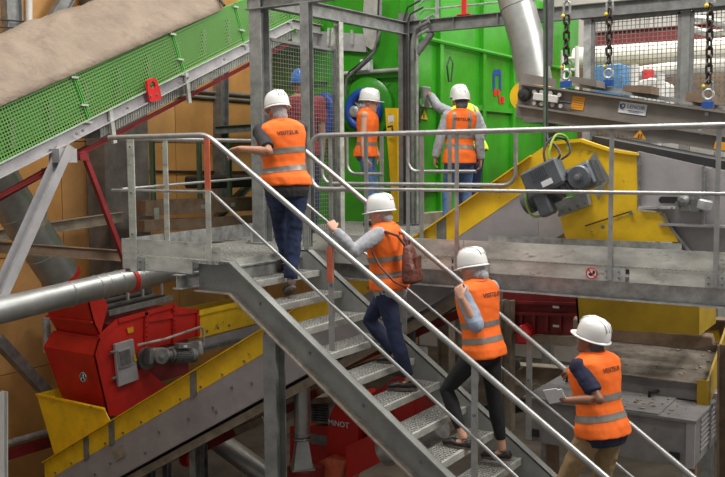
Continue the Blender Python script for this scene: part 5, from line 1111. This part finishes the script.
    for sd_ in 'LR':
        hj,kn,an,fd_,fu,q=legs[sd_]; e=kn.lerp(an,tend)
        b.tube([hj+ZU*.06*s,hj,hj.lerp(kn,.4),hj.lerp(kn,.85),kn,kn.lerp(an,.3),kn.lerp(an,.7),e],[.092*w,.100*w,.089*w,(.064+.014*(loose-1))*s,(.062+.012*(loose-1))*s,(.064*loose if loose<1 else .062+.018*(loose-1))*s,(.046+.03*(loose-1))*s,(.042+.036*(loose-1))*s],16)
    put('trousers',remesh(b,.010,3,look.get('fold',.006)*s,11,3.1+hip.x),look.get('trousers','jeans'),root)
    # shoes
    for sd_ in 'LR':
        hj,kn,an,fd_,fu,q=legs[sd_]; sdv=fd_.cross(fu); o=an-fu*.075*s
        hi=look.get('shoe_height',.075)
        r_=[(-.070,.026,.020,.022),(-.055,.036,.032,.034),(.0,.039,hi*.5,hi*.5),(.05,.040,hi*.46,hi*.46),(.10,.046,.030,.030),(.15,.046,.023,.023),(.185,.036,.017,.017),(.20,.018,.010,.012)]
        b=MB(); b.loft([(o+fd_*u*s+fu*(zc+.012)*s,sdv,fu,a*s*1.08,c*s) for u,a,c,zc in r_],16,2.4)
        sh=put('shoe',remesh(b,.006,2),look.get('shoe','shoe_black'),root)
        b=MB(); b.loft([(o+fu*.0*s-fu*.004*s,fd_,sdv,.135*s,.046*s),(o+fu*.016*s,fd_,sdv,.135*s,.046*s)],20,2.5)
        bmesh.ops.translate(b.b,verts=b.b.verts,vec=fd_*.062*s); b.build('sole',look.get('sole','sole'),sh,smooth=True)
    # shirt
    sl=look.get('sleeve',1.0)
    b=MB(); b.loft(rings(.016*s,.014*s,-.04 if look.get('shirt_low') else .0,.50),22,2.3)
    if look.get('shirt_low'): b.loft([(c-U*.02*s,a,f,x*1.02,y*1.02) for c,a,f,x,y in rings(.020*s,.018*s,-.11,.04)],22,2.3)
    for sd_ in 'LR':
        shd,el,wr,q=arms[sd_]
        if sl<=0: continue
        if sl<=.6:
            e=shd.lerp(el,sl/.6*.9); b.tube([sp(.43)+sL*(q*.10*w),shd,shd.lerp(el,.4),e],[.064*s,.068*s,.064*s,.062*s],16)
        else:
            e=el.lerp(wr,(sl-.6)/.4*.94); b.tube([sp(.43)+sL*(q*.10*w),shd,shd.lerp(el,.4),el,el.lerp(e,.5),e],[.064*s,.070*s,.068*s,.064*s,.057*s,(.043 if sl>.9 else .052)*s],16); b.ball(el,.063*s)
        b.ball(shd,.067*s)
    put('shirt',remesh(b,.009,3,.006*s,13,5.7+hip.x),look.get('shirt','grey_shirt'),root)
    # vest
    if look.get('vest'):
        lo=look.get('vest_low',.0); b=MB()
        R_=rings(.036*s,.034*s,.03,.485,1.0)
        f_,l_=mid(0); bot=(sp(lo-.045)+f_*-.008*s,l_,f_,.172*w+.046*s,.120*w+.048*s); b2=(sp(lo+.02)+f_*-.008*s,l_,f_,.170*w+.044*s,.118*w+.044*s)
        R_=[bot,b2]+[r for r in R_ if (r[0]-hip).dot(U)>(lo+.035)*s]
        c,l2,f2,a,bb=R_[-1]; R_.append((sp(.52)-sF*.010*s,sL,sF,.082*s,.078*s))
        # keep the shoulders narrow enough for the sleeves to come out
        R_=[(c,l2,f2,min(a,.212*w+.004),bb) for c,l2,f2,a,bb in R_]
        b.loft(R_,26,2.35)
        vm=remesh(b,.009,3,.009*s,6.5,1.3+hip.x*3,(1,1,.5)); 
        vbm=bmesh.new(); vbm.from_mesh(vm); bvh=BVHTree.FromBMesh(vbm)
        vo=put('vest',vm,look['vest'],root)
        def band(z0,z1,name='reflective_band',side=None,mt='band'):
            c=vbm.copy(); 
            planes=[(sp(z0),-U),(sp(z1),U)] if side is None else [(sp(.0)+side[0]*sL,-sL),(sp(.0)+side[1]*sL,sL),(sp(z0),-U),(sp(z1),U)]
            for pc,pn in planes:
                g=list(c.verts)+list(c.edges)+list(c.faces); bmesh.ops.bisect_plane(c,geom=g,plane_co=pc,plane_no=pn,clear_outer=True)
            if side is not None:
                bmesh.ops.delete(c,geom=[f for f in c.faces if f.normal.dot(sF)>-.15 and side[2]<0],context='FACES')
            c.normal_update()
            for v in c.verts: v.co=v.co+v.normal*.004
            mb=MB(); mb.b.free(); mb.b=c
            org=V((0,0,0)); p=vo
            while p is not None: org+=p.location; p=p.parent
            bmesh.ops.translate(c,verts=c.verts,vec=-org); me=bpy.data.meshes.new(name); c.to_mesh(me); c.free()
            return link(name,me,mt,vo,'all')
        for z0,z1 in look.get('bands',((.06,.105),(.20,.245))): band(z0,z1)
        if look.get('braces'):
            for x0 in (-.115,.075): band(.22,.47,'reflective_brace',(x0*s,(x0+.04)*s,-1))
        if look.get('word'):
            text(look['word'],sp(look.get('word_z',.395))+sL*look.get('word_x',0)*s-sF*.0,-sL if False else sL*-1,U,.052*s,'print_black','lettering',vo,.005,bvh,.012)
        vbm.free()
        # collar edge
        MB().ring(sp(.505)-sF*.012*s,U,.098*s,.013*s,26,8,.088*s).build('collar',look['vest'],vo,smooth=True)
    # hair / hair net
    nt_=look.get('net','net')
    b=MB(); b.ball(HC+HU*.03*s-HF*.012*s,.1*s,.80,.97,.95,18,12,Matrix((HS,HF,HU)).transposed())
    b.ball(HC-HU*.045*s-HF*.062*s,.06*s,1.15,.75,.95,16,10,Matrix((HS,HF,HU)).transposed())
    if look.get('bun'): b.ball(HC-HU*.055*s-HF*.105*s,.042*s,1.2,.8,1.0,14,9,Matrix((HS,HF,HU)).transposed())
    bm_=remesh(b,.008,2,.004,30)
    put(look.get('hair_name','hair_net'),bm_,nt_,root)
    # helmet
    hm=MB(); T_=look.get('tilt',0); 
    hu=(HU*math.cos(T_)-HF*math.sin(T_)); hf=(HF*math.cos(T_)+HU*math.sin(T_)); C_=HC+hu*.030*s-hf*.006*s
    rs=[]
    n=32; prof=[(1.0,0),(1.0,.018),(.985,.045),(.945,.078),(.86,.108),(.71,.132),(.49,.147),(.25,.153)]
    A_,B_=.110*s,.136*s
    g=[]
    for k,z in prof:
        row=[]
        for i in range(n):
            t=2*math.pi*i/n; ridge=.006*s*max(0,math.cos(t*2))**6*(1 if z>.05 else 0)*(1 if abs(math.sin(t))>.5 else .0)
            row.append(hm.b.verts.new(C_+HS*(A_*k*math.cos(t))+hf*(B_*k*math.sin(t))+hu*(z*s+ridge)))
        g.append(row)
    for p,q in zip(g,g[1:]):
        for i in range(n): hm.b.faces.new((p[i],p[(i+1)%n],q[(i+1)%n],q[i]))
    top=hm.b.verts.new(C_+hu*.155*s)
    for i in range(n): hm.b.faces.new((g[-1][i],g[-1][(i+1)%n],top))
    hm.b.faces.new(g[0][::-1])
    ho=hm.build('helmet',look.get('helmet','helmet'),root,smooth='all')
    br=MB(); 
    def brow(k,z,pk):
        row=[]
        for i in range(n):
            t=2*math.pi*i/n; st_=math.sin(t); e=pk*max(0,st_)**2.2 if st_>0 else 0
            row.append(br.b.verts.new(C_+HS*((A_*k+.004*s)*math.cos(t))+hf*((B_*k+.004*s)*st_+e*s)+hu*(z-.012*max(0,st_))*s))
        return row
    r1=brow(.97,.006,0); r2=brow(1.05,-.002,.046); r3=brow(1.05,-.008,.046); r4=brow(.95,-.006,0)
    for p,q in ((r1,r2),(r2,r3),(r3,r4)):
        for i in range(n): br.b.faces.new((p[i],p[(i+1)%n],q[(i+1)%n],q[i]))
    br.build('brim',look.get('helmet','helmet'),ho,smooth=True)
    rg=MB()
    for q in (-.028,0,.028):
        rg.tube([C_+HS*q*s+hf*(B_*kk*sg_)+hu*(z*s+.002) for kk,z,sg_ in ((.92,.085,1),(.71,.131,1),(.3,.151,1),(.3,.151,-1),(.71,.131,-1),(.92,.085,-1))],.006*s,8)
    rg.build('crown_ridges',look.get('helmet','helmet'),ho,smooth='all')
    return root
def foot(x,y,z,h,p=0,s=1.0): return (V((x,y,z+.079*s+.10*math.sin(math.radians(max(p,0))))),h,p)
D=lambda a,z=0: V((math.cos(math.radians(a)),math.sin(math.radians(a)),z))
tz=lambda k: -RISE*k
ORG=dict(vest='orange_vest')
# first climber
P1=person('person in orange vest, jeans and white helmet stepping onto the landing, hand on the rail',
 (-4.97,6.46,.66),128,(4,6),18,(152,-4),1.0,
 {'L':foot(-5.17,6.72,tz(1),140),'R':foot(-4.93,6.44,tz(2),140,24)},
 {'L':(V((-5.11,5.99,.97)),D(190,-.35),V((.0,-.5,-.9)),.55,-1),'R':(V((-5.15,6.85,.62)),D(150,-.8),V((-.3,-.9,0)),.4,1)},
 {'L':V((.5,-.4,-.5))},
 dict(ORG,skin='skin_tan',trousers='jeans',shirt='charcoal_shirt',sleeve=.55,shirt_low=True,loose=1.5,shoe='shoe_grey',word='VISITEUR',word_x=-.02,glasses=True,vest_low=.03,bands=((.09,.135),(.235,.28)),tilt=-.12,fold=.010),wide=1.06,foot_z=tz(2))
# second climber with backpack
P2=person('person with brown leather backpack over an orange vest, climbing the stair in dark trousers',
 (-4.03,6.66,-.215),188,(5,0),6,(186,-3),.95,
 {'L':foot(-3.80,6.62,tz(6),205,0,.95),'R':foot(-4.02,6.78,tz(5),198,0,.95)},
 {'L':(V((-4.29,6.22,.29)),D(150,.85),V((-.6,.7,.0)),.5,-1),'R':(V((-4.27,7.02,.32)),D(170,-.3),V((0,-.6,-.6)),.7,1)},
 {'L':V((.2,-.4,-1.0)),'R':V((.3,.3,-1))},
 dict(ORG,skin='skin',trousers='suit_blue',shirt='grey_shirt',sleeve=1.0,shirt_low=True,loose=1.35,shoe_height=.055,trouser_end=.90,net='hair_grey',hair_name='hair',bands=((.075,.115),(.205,.245)),vest_low=.02,tilt=-.05),wide=1.0,foot_z=tz(6))
# third climber
P3=person('person in orange vest and black trousers in the middle of the stair, face turned aside',
 (-3.13,6.66,-.67),170,(8,0),-8,(170,-8),.99,
 {'L':foot(-3.22,6.50,tz(8),178,0,.99),'R':foot(-2.99,6.76,tz(9),182,4,.99)},
 {'L':(V((-3.20,6.40,-.22)),D(150,1.6),V((-.2,.9,.1)),.9,-1),'R':(V((-3.40,6.98,-.27)),D(170,.2),V((0,.2,-1)),.9,1)},
 {'L':V((.6,-.3,-1.0)),'R':V((.3,.4,-1))},
 dict(ORG,skin='skin',trousers='black_cloth',shirt='pale_denim',sleeve=.66,loose=1.0,trouser_end=.78,shoe_height=.045,shoe='shoe_black',net='net',bun=True,word='VISITEUR',word_x=-.03,bands=((.05,.09),(.165,.205)),vest_low=-.015,fold=.003,tilt=-.05),wide=.93,foot_z=tz(9))
# fourth climber
P4=person('person in orange vest and khaki trousers lowest on the stair, holding a white paper',
 (-2.075,6.46,-1.115),158,(10,0),2,(164,15),.98,
 {'L':foot(-2.50,6.36,tz(11),168,0),'R':foot(-2.16,6.60,tz(12),165,6)},
 {'L':(V((-2.26,6.16,-.87)),D(160,.15),V((-.1,.6,.6)),.75,1),'R':(V((-2.50,6.99,-.85)),D(175,-.2),V((0,.3,-1)),.95,1)},
 {'L':V((.5,-.5,-1)),'R':V((.3,.2,-1))},
 dict(ORG,skin='skin_brown',trousers='khaki',shirt='navy',sleeve=.52,shirt_low=True,loose=1.5,net='net_dark',hair_name='hair',word='VISITEUR',word_x=-.01,bands=((.06,.105),(.19,.235)),vest_low=.0,tilt=-.02,fold=.009),wide=1.05,foot_z=tz(12))
# people on the rear deck
P5=person('person in orange sleeveless vest and blue jeans standing beside the blue ring',
 (-6.35,9.95,.95),18,(3,0),0,(22,-6),1.0,
 {'L':foot(-6.28,10.07,0,20),'R':foot(-6.26,9.86,0,8)},
 {'L':(V((-6.27,10.12,.92)),D(10,-1.6),V((0,-1,0)),.4,1),'R':(V((-6.24,9.72,.82)),D(10,-1.6),V((0,1,0)),.4,-1)},
 {'L':V((-.6,.3,-.2)),'R':V((-.7,-.3,-.2))},
 dict(ORG,skin='skin',trousers='jeans_blue',shirt='orange_vest',sleeve=0,net='net',bun=True,bands=((.09,.13),),vest_low=.0,fold=.004,loose=.95,tilt=.05),False,None,.86,0)
P6=person('person seen from behind in orange visitor vest with dark head scarf under a white helmet',
 (-5.02,9.98,.91),122,(1,-2.5),0,(128,-6),.985,
 {'L':foot(-5.17,9.92,0,125),'R':foot(-4.95,10.05,0,118)},
 {'L':(V((-5.30,9.83,.82)),D(120,-2.0),V((.7,.4,0)),.4,-1),'R':(V((-4.80,10.12,.85)),D(120,-2),V((-.7,-.4,0)),.4,1)},
 {'L':V((.2,-.9,-.2)),'R':V((.6,-.3,-.2))},
 dict(ORG,skin='skin',trousers='jeans_blue',shirt='grey_shirt',sleeve=1.0,net='net_dark',hair_name='head_scarf',word='VISITEUR',bands=((.07,.115),(.19,.235)),braces=True,vest_low=-.05,fold=.005,loose=1.05),False,None,.95,0)
P7=person('person in fluorescent yellow vest and white helmet reaching to the grey control box',
 (-5.30,10.87,1.01),150,(19,4),0,(150,0),1.05,
 {'L':foot(-5.42,10.78,0,150),'R':foot(-5.26,10.96,0,150)},
 {'L':(V((-5.97,11.0,1.74)),D(165,.3),V((.3,.5,-.7)),.8,-1),'R':(V((-5.45,11.10,1.05)),D(150,-1),V((-.6,-.6,0)),.4,1)},
 {'L':V((.2,-.4,-1)),'R':V((.6,.2,-.2))},
 dict(vest='yellow_vest',skin='skin_tan',trousers='jeans',shirt='grey_shirt',sleeve=1.0,bands=((.08,.125),(.2,.245)),braces=True,fold=.005),False,None,1.0,0)
P8=person('person in blue helmet and maroon shirt standing behind the wire mesh',
 (-6.27,8.45,1.01),120,(0,0),0,(125,-3),1.08,
 {'L':foot(-6.38,8.40,0,120,0,1.08),'R':foot(-6.18,8.52,0,115,0,1.08)},
 {'L':(V((-6.50,8.32,.93)),D(120,-2.5),V((.6,.5,0)),.4,-1),'R':(V((-6.05,8.55,.93)),D(120,-2.5),V((-.6,-.5,0)),.4,1)},
 {'L':V((.1,-.9,-.3)),'R':V((.7,-.2,-.3))},
 dict(skin='skin_tan',trousers='jeans',shirt='maroon_shirt',sleeve=.5,shirt_low=True,net='hair_brown',hair_name='hair',helmet='helmet_blue',fold=.006,loose=1.2),False,None,1.08,0)
# backpack
bk=thing('backpack','brown leather backpack hanging on the back of the second climber','backpack',(-3.80,6.62,-.02))
def bpos(a,l,u): return V((-3.815,6.60,-.02))+D(8)*a+D(98)*l+V((-.09,0,1))*u
b=MB(); b.loft([(bpos(.03,0,-.15),D(98),D(8),.105,.055),(bpos(.045,0,-.125),D(98),D(8),.125,.075),(bpos(.045,0,-.03),D(98),D(8),.115,.068),(bpos(.035,0,.08),D(98),D(8),.085,.05),(bpos(.03,0,.15),D(98),D(8),.055,.035),(bpos(.028,0,.17),D(98),D(8),.03,.02)],20,2.8)
put('bag',remesh(b,.008,2,.004,16),'leather',bk)
for q in (-1,1):
    MB().tube([bpos(.02,q*.03,.16),bpos(-.03,q*.07,.25),bpos(-.13,q*.09,.285),bpos(-.23,q*.11,.2)],.012,8).build('strap','leather',bk,smooth=True)
MB().tube([bpos(.02,-.10,-.18),bpos(-.06,-.165,-.12),bpos(-.17,-.175,.0),bpos(-.25,-.13,.12)],.009,8).build('strap','leather',bk,smooth=True)
MB().obox(bpos(.108,0,.02),D(8),D(98),ZU,.012,.13,.13).build('flap','leather',bk,bevel=.006)
MB().tube([bpos(.03,-.03,.17),bpos(.03,-.02,.21),bpos(.03,.02,.21),bpos(.03,.03,.17)],.008,8).build('top_loop','leather',bk,smooth=True)
# paper
pp=thing('note_paper','folded white paper held by the person in khaki trousers','paper',(-2.31,6.13,-.84))
a1=V((-.84,-.12,-.28)).normalized(); a2=V((-.20,-.45,.86)); a2=(a2-a1*a2.dot(a1)).normalized(); a3=a1.cross(a2)
MB().obox(pp.location,a1,a2,a3,.13,.105,.006).build('sheet','paper',pp); MB().obox(pp.location+a1*.015+a2*.045,(a1*.98+a2*.1).normalized(),a2,a3,.10,.05,.004).build('folded_leaf','paper',pp)
